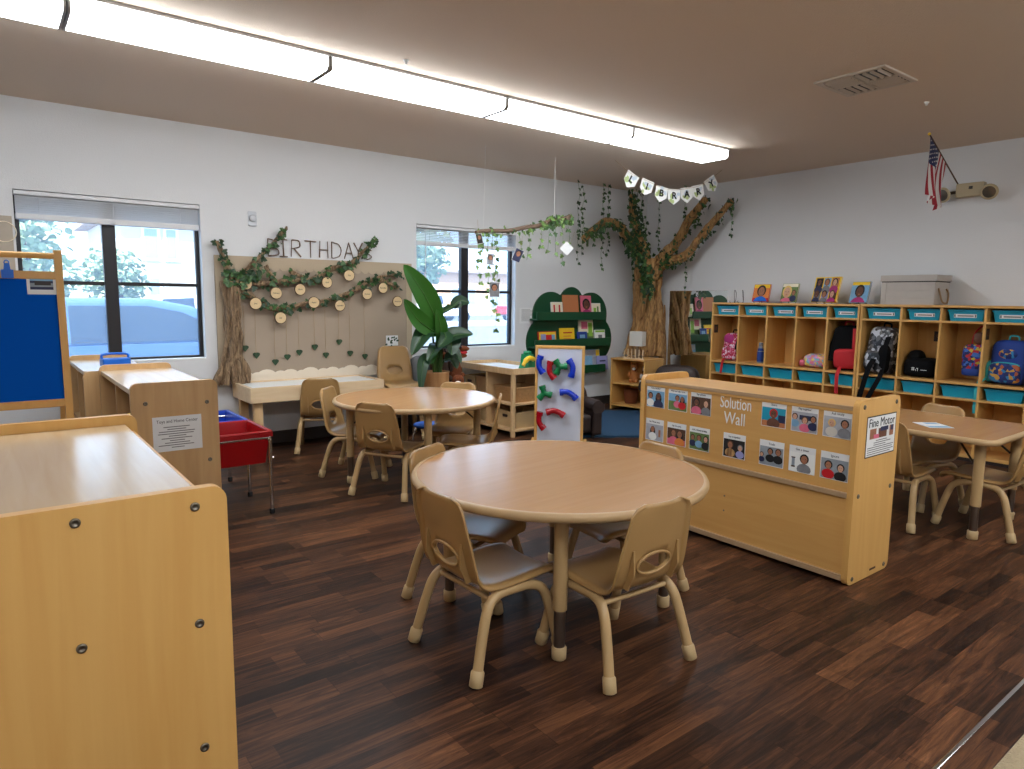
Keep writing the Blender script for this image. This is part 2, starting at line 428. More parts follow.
def blind(x0, x1, label, tilt):
    t = thing('window_blind', label, 'blind', (0, 0, 0), 0, 'raised slat blinds over the windows')
    y = YB + .03
    obj('headrail', MB().box(x0+.004, x1-.004, y-.03, y+.03, WZ[1]-.034, WZ[1]-.006), 'blind', t, .003)
    s = MB(); z = WZ[1] - .042
    while z > 1.872:
        s.cb(((x0+x1)/2, y, z), (x1-x0-.02, .046, .0018), 0, Matrix.Rotation(tilt, 3, 'X')); z -= .0155
    obj('slats', s, 'blind', t)
    obj('bottom_rail', MB().box(x0+.008, x1-.008, y-.026, y+.026, 1.825, 1.868), 'blind', t, .006)
    c = MB()
    for fx in (.12, .5, .88): c.tube([(x0+(x1-x0)*fx, y-.028, WZ[1]-.02), (x0+(x1-x0)*fx, y-.03, 1.83)], .0016, 6)
    obj('ladder_cord', c, 'blind', t)
    return t
blind(*W1, 'white slat blind raised nearly closed over the window behind the blue easel', .55)
t = blind(*W2, 'white slat blind with open slats raised over the window behind the tall plant', .34)
obj('pull_wand', MB().tube([(W2[0]+.1, YB-.005, 2.0), (W2[0]+.1, YB-.005, 1.25)], .004, 8), 'blind', t)

# ------------------------------------------------------------------ ceiling lights
mat('diffuser', (250, 250, 250), .4, emit=(243, 250, 255), estr=LIGHT_E if 'LIGHT_E' in globals() else 8.0)
mat('fixture_metal', (170, 168, 166), .45)
def fixture(x0, y, label, group):
    L = 1.246
    t = thing('ceiling_light', label, 'ceiling light', (x0 + L/2, y, ZC), 0, group)
    h = L/2 - .003
    obj('housing', MB().box(-h, h, -.165, .165, -.018, 0), 'fixture_metal', t, .003)
    pr = [(-.15, -.018), (.15, -.018), (.15, -.068), (.132, -.084), (-.132, -.084), (-.15, -.068)]
    obj('diffuser', MB().prism([(p[0], p[1]) for p in pr][::-1], (-h+.012, 0, 0), (0, 1, 0), (0, 0, 1), 2*h-.024), 'diffuser', t)
    pe = [(-.154, -.018), (.154, -.018), (.154, -.07), (.135, -.088), (-.135, -.088), (-.154, -.07)]
    for xx in (-h, h-.012): obj('end_cap', MB().prism(pe[::-1], (xx, 0, 0), (0, 1, 0), (0, 0, 1), .012), 'fixture_metal', t)
    return t
LB = ['nearest long fluorescent ceiling light cut off by the left edge', 'second long fluorescent ceiling light above the left window',
      'third long fluorescent ceiling light above the birthday board', 'fourth long fluorescent ceiling light above the right window', 'farthest long fluorescent ceiling light above the letter banner']
for i in range(5): fixture(-.856 + 1.246*i, 3.965, LB[i], 'row of fluorescent ceiling lights')
for i in range(6): fixture(-.856 + 1.246*(i-.6), -.3, 'added fluorescent ceiling light, unseen behind the camera, lighting the foreground', 'added unseen row of fluorescent ceiling lights')  # extra row added out of view to light the foreground and right wall

# ceiling vent
t = thing('ceiling_vent', 'square white ceiling air vent with dark louvred quadrants', 'vent', (4.385, 2.155, ZC))
a = .215
obj('vent_frame', MB().box(-a, a, -a, -a+.03, -.012, 0).box(-a, a, a-.03, a, -.012, 0).box(-a, -a+.03, -a+.03, a-.03, -.012, 0).box(a-.03, a, -a+.03, a-.03, -.012, 0), 'vent_white', t, .003)
obj('duct_shade', MB().box(-a+.03, a-.03, -a+.03, a-.03, -.003, -.0005), 'black', t)  # black sheet stands in for the darkness inside the vent openings
for q, (sx, sy) in enumerate(((-1, -1), (1, -1), (-1, 1), (1, 1))):
    s = MB(); cx, cy = sx*.094, sy*.094
    for k in range(4):
        o = -.066 + .044*k
        if q in (0, 3): s.cb((cx, cy+o, -.008), (.168, .02, .0025), 0, Matrix.Rotation(-.95, 3, 'X'))
        else: s.cb((cx+o, cy, -.008), (.02, .168, .0025), 0, Matrix.Rotation(.95, 3, 'Y'))
    obj('louvre', s, 'vent_white', t)
obj('cross_bar', MB().box(-.006, .006, -.185, .185, -.012, -.004).box(-.185, .185, -.006, .006, -.0125, -.0045), 'vent_white', t)
for x, y, l in ((2.016, 3.634, 'small white ceiling hook beside the second ceiling light'), (5.152, 2.104, 'small white ceiling hook near the flag')):
    h = MB().lathe([(0, -.022), (.008, -.022), (.008, -.008), (.016, -.006), (.016, 0)], (0, 0, 0), 12)
    tag(obj('ceiling_hook', h, 'white', None, loc=(x, y, ZC)), l, 'hook', 'ceiling hooks')

# threshold and carpet at the lower right
struct('trim_1', MB().box(-.5, XR, .565, .655, 0, .006), 'floor', None, .002)
struct('trim_2', MB().box(-.5, XR, .655, .668, 0, .007), 'chrome', None, .002)
c = MB(); nx, ny = 60, 30
c.box(-.5, XR-.02, -1.6, .562, 0, .012)
tag(obj('carpet', c, 'carpet', None, .005), 'beige looped carpet edge in the lower right corner', 'carpet')

# ------------------------------------------------------------------ camera
YAW, PITCH, ROLL = .658379728, -.124658356, -.0110264962
fw = Vector((math.sin(YAW)*math.cos(PITCH), math.cos(YAW)*math.cos(PITCH), math.sin(PITCH)))
r0 = Vector((math.cos(YAW), -math.sin(YAW), 0)); d0 = -r0.cross(fw)
rr = math.cos(ROLL)*r0 + math.sin(ROLL)*d0; dd = -math.sin(ROLL)*r0 + math.cos(ROLL)*d0
cam = bpy.data.cameras.new('camera'); co = bpy.data.objects.new('camera', cam); COL.objects.link(co)
cam.sensor_width = 36; cam.lens = 681.009/1024*36; cam.clip_start = .05; cam.clip_end = 400
up = -dd; bk = -fw
co.matrix_world = Matrix(((rr.x, up.x, bk.x, 0), (rr.y, up.y, bk.y, 0), (rr.z, up.z, bk.z, 1.3), (0, 0, 0, 1)))
SC.camera = co
vs = SC.view_settings; SC.display_settings.display_device = 'sRGB'
vs.view_transform = 'Standard'; vs.look = 'None'; vs.exposure = EXPO; vs.gamma = 1; vs.use_curve_mapping = False

# ------------------------------------------------------------------ daylight
wd = bpy.data.worlds.new('sky'); SC.world = wd; wd.use_nodes = True
nt = wd.node_tree; bg = nt.nodes['Background']
sky = nt.nodes.new('ShaderNodeTexSky'); sky.sky_type = 'HOSEK_WILKIE'; sky.turbidity = 3.0; sky.ground_albedo = .4
sky.sun_direction = Vector((-.5, -.45, .8)).normalized()
mixn = nt.nodes.new('ShaderNodeMix'); mixn.data_type = 'RGBA'; mixn.inputs[0].default_value = .5; mixn.inputs[7].default_value = (.62, .8, 1, 1)
nt.links.new(sky.outputs[0], mixn.inputs[6]); nt.links.new(mixn.outputs[2], bg.inputs[0]); bg.inputs[1].default_value = SKY_E
sl = bpy.data.lights.new('sun', 'SUN'); sl.energy = SUN_E; sl.angle = .01; sl.color = (1, .95, .88)
so = bpy.data.objects.new('sun', sl); COL.objects.link(so)
so.rotation_euler = Vector((.5, .45, -.8)).to_track_quat('-Z', 'Y').to_euler()
for (x0, x1) in (W1, W2):   # light portals: guide sky sampling through the two openings
    p = bpy.data.lights.new('portal', 'AREA'); p.shape = 'RECTANGLE'; p.size = x1-x0; p.size_y = WZ[1]-WZ[0]; p.cycles.is_portal = True
    q = bpy.data.objects.new('portal', p); COL.objects.link(q); q.location = ((x0+x1)/2, YB+.17, (WZ[0]+WZ[1])/2)
    q.rotation_euler = Vector((0, -1, 0)).to_track_quat('-Z', 'Y').to_euler()
# ------------------------------------------------------------------ child chairs
def shell_mesh():
    prof = smooth_path([(0, .205, .272), (0, .192, .300), (0, .13, .308), (0, .03, .303), (0, -.07, .300), (0, -.13, .310), (0, -.163, .340), (0, -.180, .390), (0, -.197, .470), (0, -.215, .555), (0, -.230, .632)], 4)
    n = len(prof); m = 24
    hw = smooth_path([(.150, 0, 0), (.162, 0, 0), (.17, 0, 0), (.172, 0, 0), (.17, 0, 0), (.168, 0, 0), (.168, 0, 0), (.167, 0, 0), (.16, 0, 0), (.150, 0, 0), (.140, 0, 0)], 4)
    s = MB(); vs = []; uv = []
    cum = [0]
    for i in range(1, n): cum.append(cum[-1] + (prof[i]-prof[i-1]).length)
    tot = cum[-1]
    for i in range(n):
        t = (prof[min(i+1, n-1)] - prof[max(i-1, 0)]).normalized(); nor = Vector((0, -t.z, t.y)) * -1   # towards the sitter
        wv = hw[i].x; de = tot - cum[i]; ds = cum[i]
        for dist, R in ((de, .05), (ds, .04)):
            if dist < R: wv -= R - math.sqrt(max(0, R*R - (R-dist)**2))
        for j in range(m+1):
            u = -1 + 2*j/m; x = u*wv
            lift = .016*abs(u)**2.4
            if abs(u) > .9: lift -= .016*((abs(u)-.9)/.1)          # turned-down rim
            p = prof[i] + nor*lift + Vector((x, 0, 0))
            vs.append(p); uv.append((x, cum[i]))
    # oval hand hole in the lower back
    ih = min(range(n), key=lambda i: abs(prof[i].z-.415) + (9 if prof[i].y > -.1 else 0)); hc = cum[ih]; A, B = .072, .037
    ins = lambda k: (uv[k][0]/A)**2 + ((uv[k][1]-hc)/B)**2 < 1.0
    fs = []
    for i in range(n-1):
        for j in range(m):
            q = (i*(m+1)+j, i*(m+1)+j+1, (i+1)*(m+1)+j+1, (i+1)*(m+1)+j)
            if sum(ins(k) for k in q) >= 2: continue
            fs.append(q)
    used = {}
    edge = {}
    for f in fs:
        for a, b in zip(f, f[1:]+f[:1]): edge[frozenset((a, b))] = edge.get(frozenset((a, b)), 0) + 1
    for e, c in edge.items():
        if c == 1:
            for k in e:
                x, v = uv[k]; r = math.hypot(x/A, (v-hc)/B)
                if r < 1.9:
                    nx, nv = x/r, hc+(v-hc)/r
                    i = max(q for q in range(n) if cum[q] <= nv); fr = (nv-cum[i])/(cum[min(i+1, n-1)]-cum[i]+1e-9)
                    p = prof[i].lerp(prof[min(i+1, n-1)], fr); vs[k] = Vector((nx, p.y + .016*abs(nx/.16)**2.4, p.z)); uv[k] = (nx, nv)
    s.add(vs, fs, 0, True)
    return s, prof, cum, hc, A, B
def on_prof(prof, cum, v):
    i = max(q for q in range(len(cum)) if cum[q] <= v); j = min(i+1, len(cum)-1)
    return prof[i].lerp(prof[j], (v-cum[i])/(cum[j]-cum[i]+1e-9))
def make_chair(label, group, loc, rz, plastic='tan_plastic', tube='tan_tube'):
    t = thing('child_chair', label, 'chair', loc, rz, group)
    s, prof, cum, hc, A, B = shell_mesh()
    sh = obj('seat_shell', s, plastic, t, solid=.008)
    ring = []
    for k in range(25):
        a = 2*PI*k/24; p = on_prof(prof, cum, hc + B*1.12*math.sin(a)); ring.append((A*1.10*math.cos(a), p.y-.006, p.z))
    obj('hole_rim', MB().tube(ring, .0055, 8, caps=False), plastic, sh)
    for sx in (-1, 1):
        f = MB()
        x = sx*.106
        P = [on_prof(prof, cum, hc + d) for d in (-.085, -.02, .065)]
        poly = [(P[0].y, P[0].z), (P[0].y-.022, P[0].z-.004), (P[1].y-.026, P[1].z), (P[2].y-.004, P[2].z), (P[2].y, P[2].z), (P[1].y, P[1].z)]
        f.prism(poly, (x-.004, 0, 0), (0, 1, 0), (0, 0, 1), .008)
        obj('back_rib', f, plastic, sh)
    for sx in (-1, 1):
        path = smooth_path([(sx*.197, -.196, .03), (sx*.180, -.158, .17), (sx*.170, -.130, .245), (sx*.160, -.085, .278), (sx*.156, 0, .281), (sx*.158, .075, .276), (sx*.164, .128, .245), (sx*.172, .155, .17), (sx*.184, .190, .03)], 5)
        fr = obj('leg_frame', MB().tube(path, .0185, 12), tube, t)
        for e, nx in ((0, 1), (-1, -2)):
            d = (path[nx]-path[e]).normalized(); b = path[e] - d*(.03/d.z) 
            obj('foot_cap', MB().tube([b, b+d*.004, b+d*.05, b+d*.056], [.017, .0235, .0235, .020], 14), 'foot_plastic', fr)
    obj('cross_bar', MB().tube([(-.166, -.108, .268), (.166, -.108, .268)], .010, 10), tube, t)
    obj('cross_bar', MB().tube([(-.160, .10, .262), (.160, .10, .262)], .009, 8), tube, t)
    return t
FT = 'chairs around the near round table'; MT = 'chairs around the far round table'; RT = 'chairs around the small table at right'
ch = make_chair('tan child chair, back to camera at the left front of the near round table', FT, (1.425, 1.975, 0), face_dir((1, .03)))
dup(ch, (1.775, 1.665, 0), face_dir((.05, 1)), 'tan child chair, back to camera at the right front of the near round table')
dup(ch, (1.65, 2.43, 0), face_dir((.44, -.9)), 'tan plastic child chair behind the left edge of the near round table')
dup(ch, (2.25, 2.07, 0), face_dir((-1, .1)), 'pale child chair top between the near round table and the photo shelf')
dup(ch, (2.125, 4.05, 0), face_dir((.85, .52)), 'tan child chair with its back to camera in front of the far round table', MT)
dup(ch, (2.15, 4.67, 0), face_dir((.72, -.69)), 'tan child chair seen side on at the left of the far round table', MT)
dup(ch, (2.65, 3.92, 0), face_dir((-.79, .61)), 'tan child chair seen side on at the right end of the far round table', MT)
dup(ch, (2.82, 4.40, 0), face_dir((-.7, -.7)), 'tan child chair peeking over the far rim of the far round table', MT)
dup(ch, (2.25, 5.585, 0), face_dir((.4, .92)), 'tan child chair pushed up to the low pine table under the birthday board', 'chairs by the low pine table')
for k in range(3):
    lab = ['bottom chair of the tan stack by the potted plant', 'middle chair of the tan stack by the potted plant', 'topmost chair of the tan stack facing out beside the potted plant'][k]
    dup(ch, (3.02, 5.62, .105*k), face_dir((-.25, -.97)), lab, 'stacked tan chairs by the potted plant')
dup(ch, (4.30, 1.77, 0), face_dir((1, 0)), 'tan child chair seen side on beside the photo shelf end panel', RT)
dup(ch, (4.59, 1.36, 0), face_dir((.05, 1)), 'tan child chair at the near end of the small table at right', RT)
dup(ch, (4.80, 1.84, 0), face_dir((-1, .25)), 'tan child chair behind the small table facing the camera', RT)
# small blue stool under the far table
t = thing('child_stool', 'small blue-seated stool on thin chrome legs seen under the far round table', 'stool', (2.86, 4.82, 0), .3)
obj('seat', MB().lathe([(0, .245), (.11, .245), (.125, .25), (.128, .262), (.12, .27), (0, .272)], (0, 0, 0), 28), 'bright_blue', t)
for k in range(4):
    a = PI/4 + k*PI/2; c_, s_ = math.cos(a), math.sin(a)
    obj('leg', MB().tube(smooth_path([(.04*c_, .04*s_, .24), (.10*c_, .10*s_, .235), (.125*c_, .125*s_, .18), (.145*c_, .145*s_, .003)], 5), .008, 8), 'chrome', t)

# ------------------------------------------------------------------ tables
def table_leg(t, x, y, h, inner):
    lg = obj('leg', MB().tube([(x, y, .19), (x, y, h-.035)], .0265, 16), 'tan_tube', t)
    obj('leg_sleeve', MB().tube([(x, y, .05), (x, y, .195)], .021, 14), 'sleeve_metal', lg)
    obj('foot', MB().lathe([(.022, 0), (.027, .004), (.0275, .045), (.024, .05)], (x, y, 0), 16), 'foot_plastic', lg)
    ix, iy = inner
    d = Vector((ix-x, iy-y, 0)).normalized()
    obj('brace', MB().tube([Vector((x, y, h-.17)) + d*.026, Vector((x, y, h-.04)) + d*.17], .006, 8), 'dark_metal', lg)
def round_table(label, x, y, rot, h=.59, r=.613):
    t = thing('round_table', label, 'table', (x, y, 0), rot, 'round activity tables')
    obj('tabletop', MB().lathe([(0, h-.03), (r-.022, h-.03), (r-.022, h), (0, h)], (0, 0, 0), 96, smooth=False), 'table_laminate', t)
    obj('edge_band', MB().lathe([(r-.022, h-.033), (r-.006, h-.031), (r, h-.02), (r, h-.01), (r-.005, h-.001), (r-.014, h+.0006), (r-.022, h+.0004)], (0, 0, 0), 96, closed=True), 'tan_edge', t)
    for sx in (-1, 1):
        for sy in (-1, 1): table_leg(t, sx*.325, sy*.325, h, (0, 0))
    return t
round_table('near round wood-topped table in the middle of the floor', 1.872, 2.095, .09)
round_table('far round wood-topped table in front of the birthday board', 2.41, 4.25, .45, .595, .575)
t = thing('rectangular_table', 'small rectangular wood-topped table with rounded corners at right', 'table', (4.575, 1.80, 0))
a, b, h = .405, .575, .58
obj('tabletop', MB().rrect(2*a-.04, 2*b-.04, .06, (0, 0, h-.03), (1, 0, 0), (0, 1, 0), .03), 'table_laminate', t)
e = MB(); ring = []
for cx, cy, a0 in ((a-.08, b-.08, 0), (-a+.08, b-.08, PI/2), (-a+.08, -b+.08, PI), (a-.08, -b+.08, 1.5*PI)):
    for i in range(9): an = a0 + PI/2*i/8; ring.append((cx, cy, an))
pr = [(.06, -.033), (.074, -.031), (.08, -.02), (.08, -.01), (.075, -.001), (.066, .0006), (.06, .0004)]
n = len(ring); vs = [(cx+q*math.cos(an), cy+q*math.sin(an), h+z) for q, z in pr for cx, cy, an in ring]
e.add(vs, [(i*n+j, i*n+(j+1) % n, (i+1)*n+(j+1) % n, (i+1)*n+j) for i in range(len(pr)-1) for j in range(n)], 0, True)
obj('edge_band', e, 'tan_edge', t)
for sx in (-1, 1):
    for sy in (-1, 1): table_leg(t, sx*.292, sy*.475, h, (0, 0))
f = MB().box(-.09, .09, -.07, .07, 0, .002)
o = thing('flyer', 'white printed sheet with blue pictures lying on the small table at right', 'paper', (4.44, 1.63, .581), .9)
obj('sheet', f, 'paper', o)
obj('picture', MB().box(-.08, -.035, -.06, .06, .002, .0025).box(.03, .075, -.055, .02, .002, .0025), 'sky_print', o)

# ------------------------------------------------------------------ laminate shelves with raised end panels
def end_panel(t, x0, x1, y, th, z1, mname, bolts, back=False, mb=None):
    w = x1-x0
    p = obj('end_panel', MB().rrect(w, z1-.004, .035, ((x0+x1)/2, y+th, (z1+.004)/2), (1, 0, 0), (0, 0, 1), th), mname, t, .004)
    for bx, bz in bolts:
        obj('bolt', MB().lathe([(.011, 0), (.0105, .003), (.006, .0045), (.005, .002), (0, .002)], (0, 0, 0), 14), 'bolt_metal', p).matrix_local = \
            Matrix.Translation((bx, y if not back else y+th, bz)) @ Matrix.Rotation(PI/2 if not back else -PI/2, 4, 'X')
    return p
def shelf_unit(label, x0, x1, y0, y1, H, side, bolts, m_end='maple', m_top='maple_top', m_side='maple', n_shelf=1, group=None, name='storage_shelf', inset=.006, H0=None):
    """long axis y; side = -1 closed back on the -x face, +1 on the +x face"""
    t = thing(name, label, 'shelf', (0, 0, 0), 0, group); th = .03
    end_panel(t, x0, x1, y0, th, H0 or H, m_end, bolts)
    end_panel(t, x0, x1, y1-th, th, H, m_end, bolts, True)
    zt = H - .035
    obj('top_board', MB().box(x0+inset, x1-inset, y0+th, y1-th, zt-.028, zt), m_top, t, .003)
    obj('bottom_board', MB().box(x0+.012, x1-.012, y0+th, y1-th, .03, .055), m_side, t, .003)
    bx = (x0+.012, x0+.022) if side < 0 else (x1-.022, x1-.012)
    obj('back_panel', MB().box(bx[0], bx[1], y0+th, y1-th, .055, zt-.028), m_side, t)
    ix = (bx[1], x1-.012) if side < 0 else (x0+.012, bx[0])
    for k in range(n_shelf):
        z = .055 + (zt-.083)*(k+1)/(n_shelf+1)
        obj('shelf_board', MB().box(ix[0], ix[1], y0+th, y1-th, z-.01, z+.01), m_side, t)
    obj('divider', MB().box(ix[0], ix[1]-.02, (y0+y1)/2-.01, (y0+y1)/2+.01, .055, zt-.028), m_side, t)
    return t
bl = lambda a, b, H: [(a+.045, H-.03), (b-.045, H-.03), (a+.045, H*.49), (b-.045, H*.49), (a+.045, .03), (b-.045, .03)]
sol = shelf_unit('maple shelf used as a photo wall with a Fine Motor sign on its end panel', 3.055, 3.463, 1.42, 2.70, .866, -1,
                 bl(3.055, 3.463, .866), m_top='maple_flat', m_side='maple_flat')
obj('edge_strip', MB().box(3.058, 3.0665, 1.45, 2.67, .819, .838), 'ply_edge', sol, .002)
obj('edge_strip', MB().box(3.054, 3.0665, 1.45, 2.67, .415, .440), 'ply_edge', sol, .003)
obj('edge_strip', MB().box(3.054, 3.0665, 1.45, 2.67, .022, .050), 'ply_edge', sol, .003)
for z in (.19, .27): obj('screw', MB().lathe([(.005, 0), (.004, .002), (0, .002)], (0, 0, 0), 10), 'bolt_metal', sol).matrix_local = Matrix.Translation((3.067, 2.10, z)) @ Matrix.Rotation(-PI/2, 4, 'Y')
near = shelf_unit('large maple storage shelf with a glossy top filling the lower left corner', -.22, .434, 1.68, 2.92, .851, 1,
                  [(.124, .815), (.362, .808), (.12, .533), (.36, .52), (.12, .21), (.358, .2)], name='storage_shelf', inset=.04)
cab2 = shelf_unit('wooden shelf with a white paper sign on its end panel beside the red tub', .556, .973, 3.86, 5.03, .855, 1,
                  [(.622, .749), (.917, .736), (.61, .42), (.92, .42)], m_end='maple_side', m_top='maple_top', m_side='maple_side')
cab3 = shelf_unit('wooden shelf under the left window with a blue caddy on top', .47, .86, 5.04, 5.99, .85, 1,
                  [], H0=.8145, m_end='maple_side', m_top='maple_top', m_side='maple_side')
# sign on the second shelf
t = thing('paper_sign', 'white paper sign taped to the wooden shelf beside the red tub', 'sign', (.766, 3.858, .582))
obj('sheet', MB().box(-.118, .118, -.0015, 0, -.092, .092), 'paper', t)
text('heading', 'Toys and Home Center', .0245, (0, -.0018, .066), (1, 0, 0), (0, 0, 1), 'print_ink', t, .84)
s = MB()
for k, wd in enumerate((.62, .45, .82, .86, .40, .72, .36, .58, .86, .30)):
    z = .036 - k*.012; s.box(-.11*wd, .11*wd*rnd(.8, 1), -.0019, -.0016, z-.0022, z+.0022)
obj('text_lines', s, 'grey_ink', t)
# blue caddy
t = thing('caddy', 'bright blue plastic caddy on the shelf under the left window', 'caddy', (.69, 5.33, .816), .1)
obj('body', MB().box(-.085, .085, -.05, .05, 0, .055), 'bright_blue', t, .008)
obj('handle', MB().tube(smooth_path([(-.08, 0, .055), (-.075, 0, .08), (0, 0, .086), (.075, 0, .08), (.08, 0, .055)], 5), .008, 8), 'bright_blue', t)
# toys inside second shelf, seen at its open left side
t = thing('toy_box', 'lime green and yellow box inside the shelf beside the easel', 'box', (.665, 4.04, .431), .05)
obj('body', MB().box(-.08, .08, -.1, .1, .002, .21), 'lime', t, .006)
obj('stripe', MB().box(-.0825, -.0805, -.1, .1, .03, .07), 'magenta', t)
obj('lid', MB().box(-.084, .084, -.104, .104, .21, .235), 'yellow', t, .004)
# ------------------------------------------------------------------ photo cards on the solution wall
def picture(mb_list, org, ex, ey, w, h, people, bg, extra=()):
    """flat printed picture: background, blocks and head-and-shoulder figures, stacked a hair apart; mats by slot"""
    org, ex, ey = Vector(org), Vector(ex), Vector(ey); nz = ex.cross(ey)
    slots = []
    mb = MB()
    def sl(m):
        if m not in slots: slots.append(m)
        return slots.index(m)
    lay = [0]
    def poly(pts, m):
        lay[0] += 1
        o = org + nz*(.00025*lay[0])
        mb.poly([o + ex*max(-w/2, min(w/2, u)) + ey*max(-h/2, min(h/2, v)) for u, v in pts], sl(m))
    def oval(cx, cy, rx, ry, m, n=14): poly([(cx+rx*math.cos(2*PI*k/n), cy+ry*math.sin(2*PI*k/n)) for k in range(n)], m)
    poly([(-w/2, -h/2), (w/2, -h/2), (w/2, h/2), (-w/2, h/2)], bg)
    for u0, v0, u1, v1, m in extra: poly([(u0*w, v0*h), (u1*w, v0*h), (u1*w, v1*h), (u0*w, v1*h)], m)
    for cx, cy, r, skin, hair, shirt, lng in people:
        cx, cy, r = cx*w, cy*h, r*h
        oval(cx, cy - r*(.9 if lng else -.05), r*1.22, r*(2.0 if lng else 1.28), hair)
        poly([(cx-r*.4, cy-r*.6), (cx+r*.4, cy-r*.6), (cx+r*.4, cy-r*1.4), (cx-r*.4, cy-r*1.4)], skin)
        oval(cx, cy-r*2.7, r*1.9, r*1.5, shirt)
        oval(cx, cy-r*.12, r*.86, r*1.05, skin)
        for s in (-1, 1): oval(cx+s*r*.34, cy, r*.11, r*.09, 'hair_black', 8)
        oval(cx, cy-r*.62, r*.28, r*.09, 'tan_book', 8)
    return mb, slots
def card(y, z, cap, label, people, bg, extra=(), w=.133, h=.128):
    t = thing('photo_card', label, 'photo card', (3.0668, y, z), 0, 'photo cards on the maple photo wall')
    ex, ey = (0, -1, 0), (0, 0, 1)
    obj('card', MB().box(-.0012, 0, -w/2, w/2, -h/2, h/2), 'paper', t)
    mb, sl = picture(None, (-.0013, 0, -.014), ex, ey, w-.006, h-.034, people, bg, extra)
    obj('picture', mb, sl, t)
    text('caption', cap, .0135 if len(cap) > 12 else .016, (-.0016, 0, h/2-.0165), ex, ey, 'print_ink', t, .9)
    return t
SD, SM, SL = 'skin_dark', 'skin_mid', 'skin_light'; HB, HN, HL = 'hair_black', 'hair_brown', 'hair_blonde'
cz1, cz2 = .747, .549
card(2.594, cz1, 'Get a teacher', 'photo card of a child facing a grown-up in dark blue, top row far end', [(-.3, .18, .16, SM, HB, 'white', 0), (.18, .2, .2, SD, HB, 'navy', 1)], 'sky_print')
card(2.434, cz1, 'Wait and take turns', 'photo card of a child in red standing on grass', [(-.02, .24, .14, SM, HN, 'pink', 0), (.26, .22, .15, SM, HB, 'red', 1)], 'sky_print', [(-.5, -.5, .5, .05, 'grass_print')])
card(2.277, cz1, 'Say please', 'photo card of a child in a pink shirt beside a figure in grey', [(-.22, .18, .19, SD, HB, 'pink', 0), (.28, .16, .17, SL, HN, 'grey', 1)], 'hair_brown')
card(1.841, cz1, 'Share', 'photo card of a child in a red cap leaning over a table against teal', [(0, .2, .2, SD, 'red', SD, 0)], 'teal', [(-.5, -.5, .5, -.2, 'tan_book'), (.2, -.25, .5, .15, 'navy')])
card(1.680, cz1, 'Play together', 'photo card of three children playing on a floor, one in pink', [(-.38, .24, .13, SL, HN, 'sky_print', 0), (.03, .1, .15, SL, HN, 'pink', 0), (.36, .2, .14, SM, HB, 'navy', 0)], 'room_print', [(-.2, .1, .4, .34, 'navy')])
card(1.521, cz1, 'Ask nicely', 'photo card of a pale child facing a dark-haired child, top row near end', [(-.2, .18, .16, SL, HL, 'lamp_shade', 0), (.28, .2, .17, SM, HB, 'grey', 0)], 'room_print')
card(2.594, cz2, "Say 'Please stop'", 'photo card of a long-haired child in white holding a hand up', [(-.1, .2, .17, SM, HB, 'white', 1)], 'room_print', [(.24, -.25, .36, .2, SM)])
card(2.434, cz2, "Say I'm sorry", 'photo card of two children hugging in orange and pink', [(-.15, .22, .18, SM, HN, 'pink', 0), (.2, .2, .2, SM, HB, 'orange', 1)], 'hair_brown', [(-.5, -.5, .5, -.15, 'pink')])
card(2.277, cz2, 'Ask a friend to help', 'photo card of a group standing outdoors, one in light blue', [(-.34, .2, .13, SM, HN, 'navy', 0), (0, .22, .14, SM, HN, 'sky_print', 0), (.36, .2, .15, SL, HB, 'black', 0)], 'grass_print')
card(2.056, cz2, 'Say it together', 'photo card hung alone under the white lettering', [(-.18, .2, .17, SM, HN, 'kraft', 0), (.3, .1, .14, SL, 'grey', 'lilac', 0)], 'hair_black')
card(1.841, cz2, 'Trade', 'photo card of figures in black jackets, one pointing', [(-.05, .26, .14, SM, HB, 'black', 0), (.3, .28, .15, SM, HN, 'black', 0), (-.4, .05, .1, SL, HN, 'navy', 0)], 'wall_print')
card(1.680, cz2, 'Get a timer', 'photo card of a child in grey holding up an hourglass on white', [(.1, .2, .2, SM, HB, 'grey', 0)], 'white', [(-.42, -.3, -.26, -.22, 'hair_brown'), (-.4, -.22, -.28, .18, 'wall_print'), (-.42, .18, -.26, .24, 'hair_brown')])
card(1.521, cz2, 'Ignore', 'photo card of a child in red turned away from a child in black', [(-.22, .18, .17, SM, HB, 'red', 0), (.24, .12, .16, SL, HB, 'black', 0)], 'wall_print')
t = thing('wall_lettering', 'white cut-out lettering reading Solution Wall between the photo cards', 'lettering', (3.0668, 2.06, .74))
text('word', 'Solution', .092, (-.0008, 0, .032), (0, -1, 0), (0, 0, 1), 'white', t, .62)
text('word', 'Wall', .092, (-.0008, .002, -.050), (0, -1, 0), (0, 0, 1), 'white', t, .74)
# Fine Motor sign
t = thing('sign', 'printed Fine Motor sign with a black border on the shelf end panel', 'sign', (3.279, 1.4195, .691))
w, h = .292, .192
obj('border', MB().box(-w/2, w/2, -.0010, 0, -h/2, h/2), 'black', t)
obj('sheet', MB().box(-w/2+.005, w/2-.005, -.0014, -.0010, -h/2+.005, h/2-.005), 'paper', t)
text('heading', 'Fine Motor', .058, (0, -.0018, .062), (1, 0, 0), (0, 0, 1), 'black', t, .98)
mb, sl = picture(None, (0, -.0016, .014), (1, 0, 0), (0, 0, 1), w-.03, .05, [], 'paper', [(-.44, -.5, -.2, .45, SM), (-.12, -.5, .2, .4, SD), (-.05, .1, .25, .5, 'navy'), (.3, -.5, .46, .5, SM), (.34, 0, .44, .5, 'navy'), (-.3, -.5, -.1, -.1, 'pink')])
obj('picture', mb, sl, t)
s = MB()
for k, (a, b) in enumerate(((-.05, .06), (-.07, .10), (-.07, .05), (-.13, .13), (-.13, .12), (-.13, .13), (-.13, .1))):
    z = -.022 - k*.010; s.box(a, b, -.0019, -.0015, z-.002, z+.002)
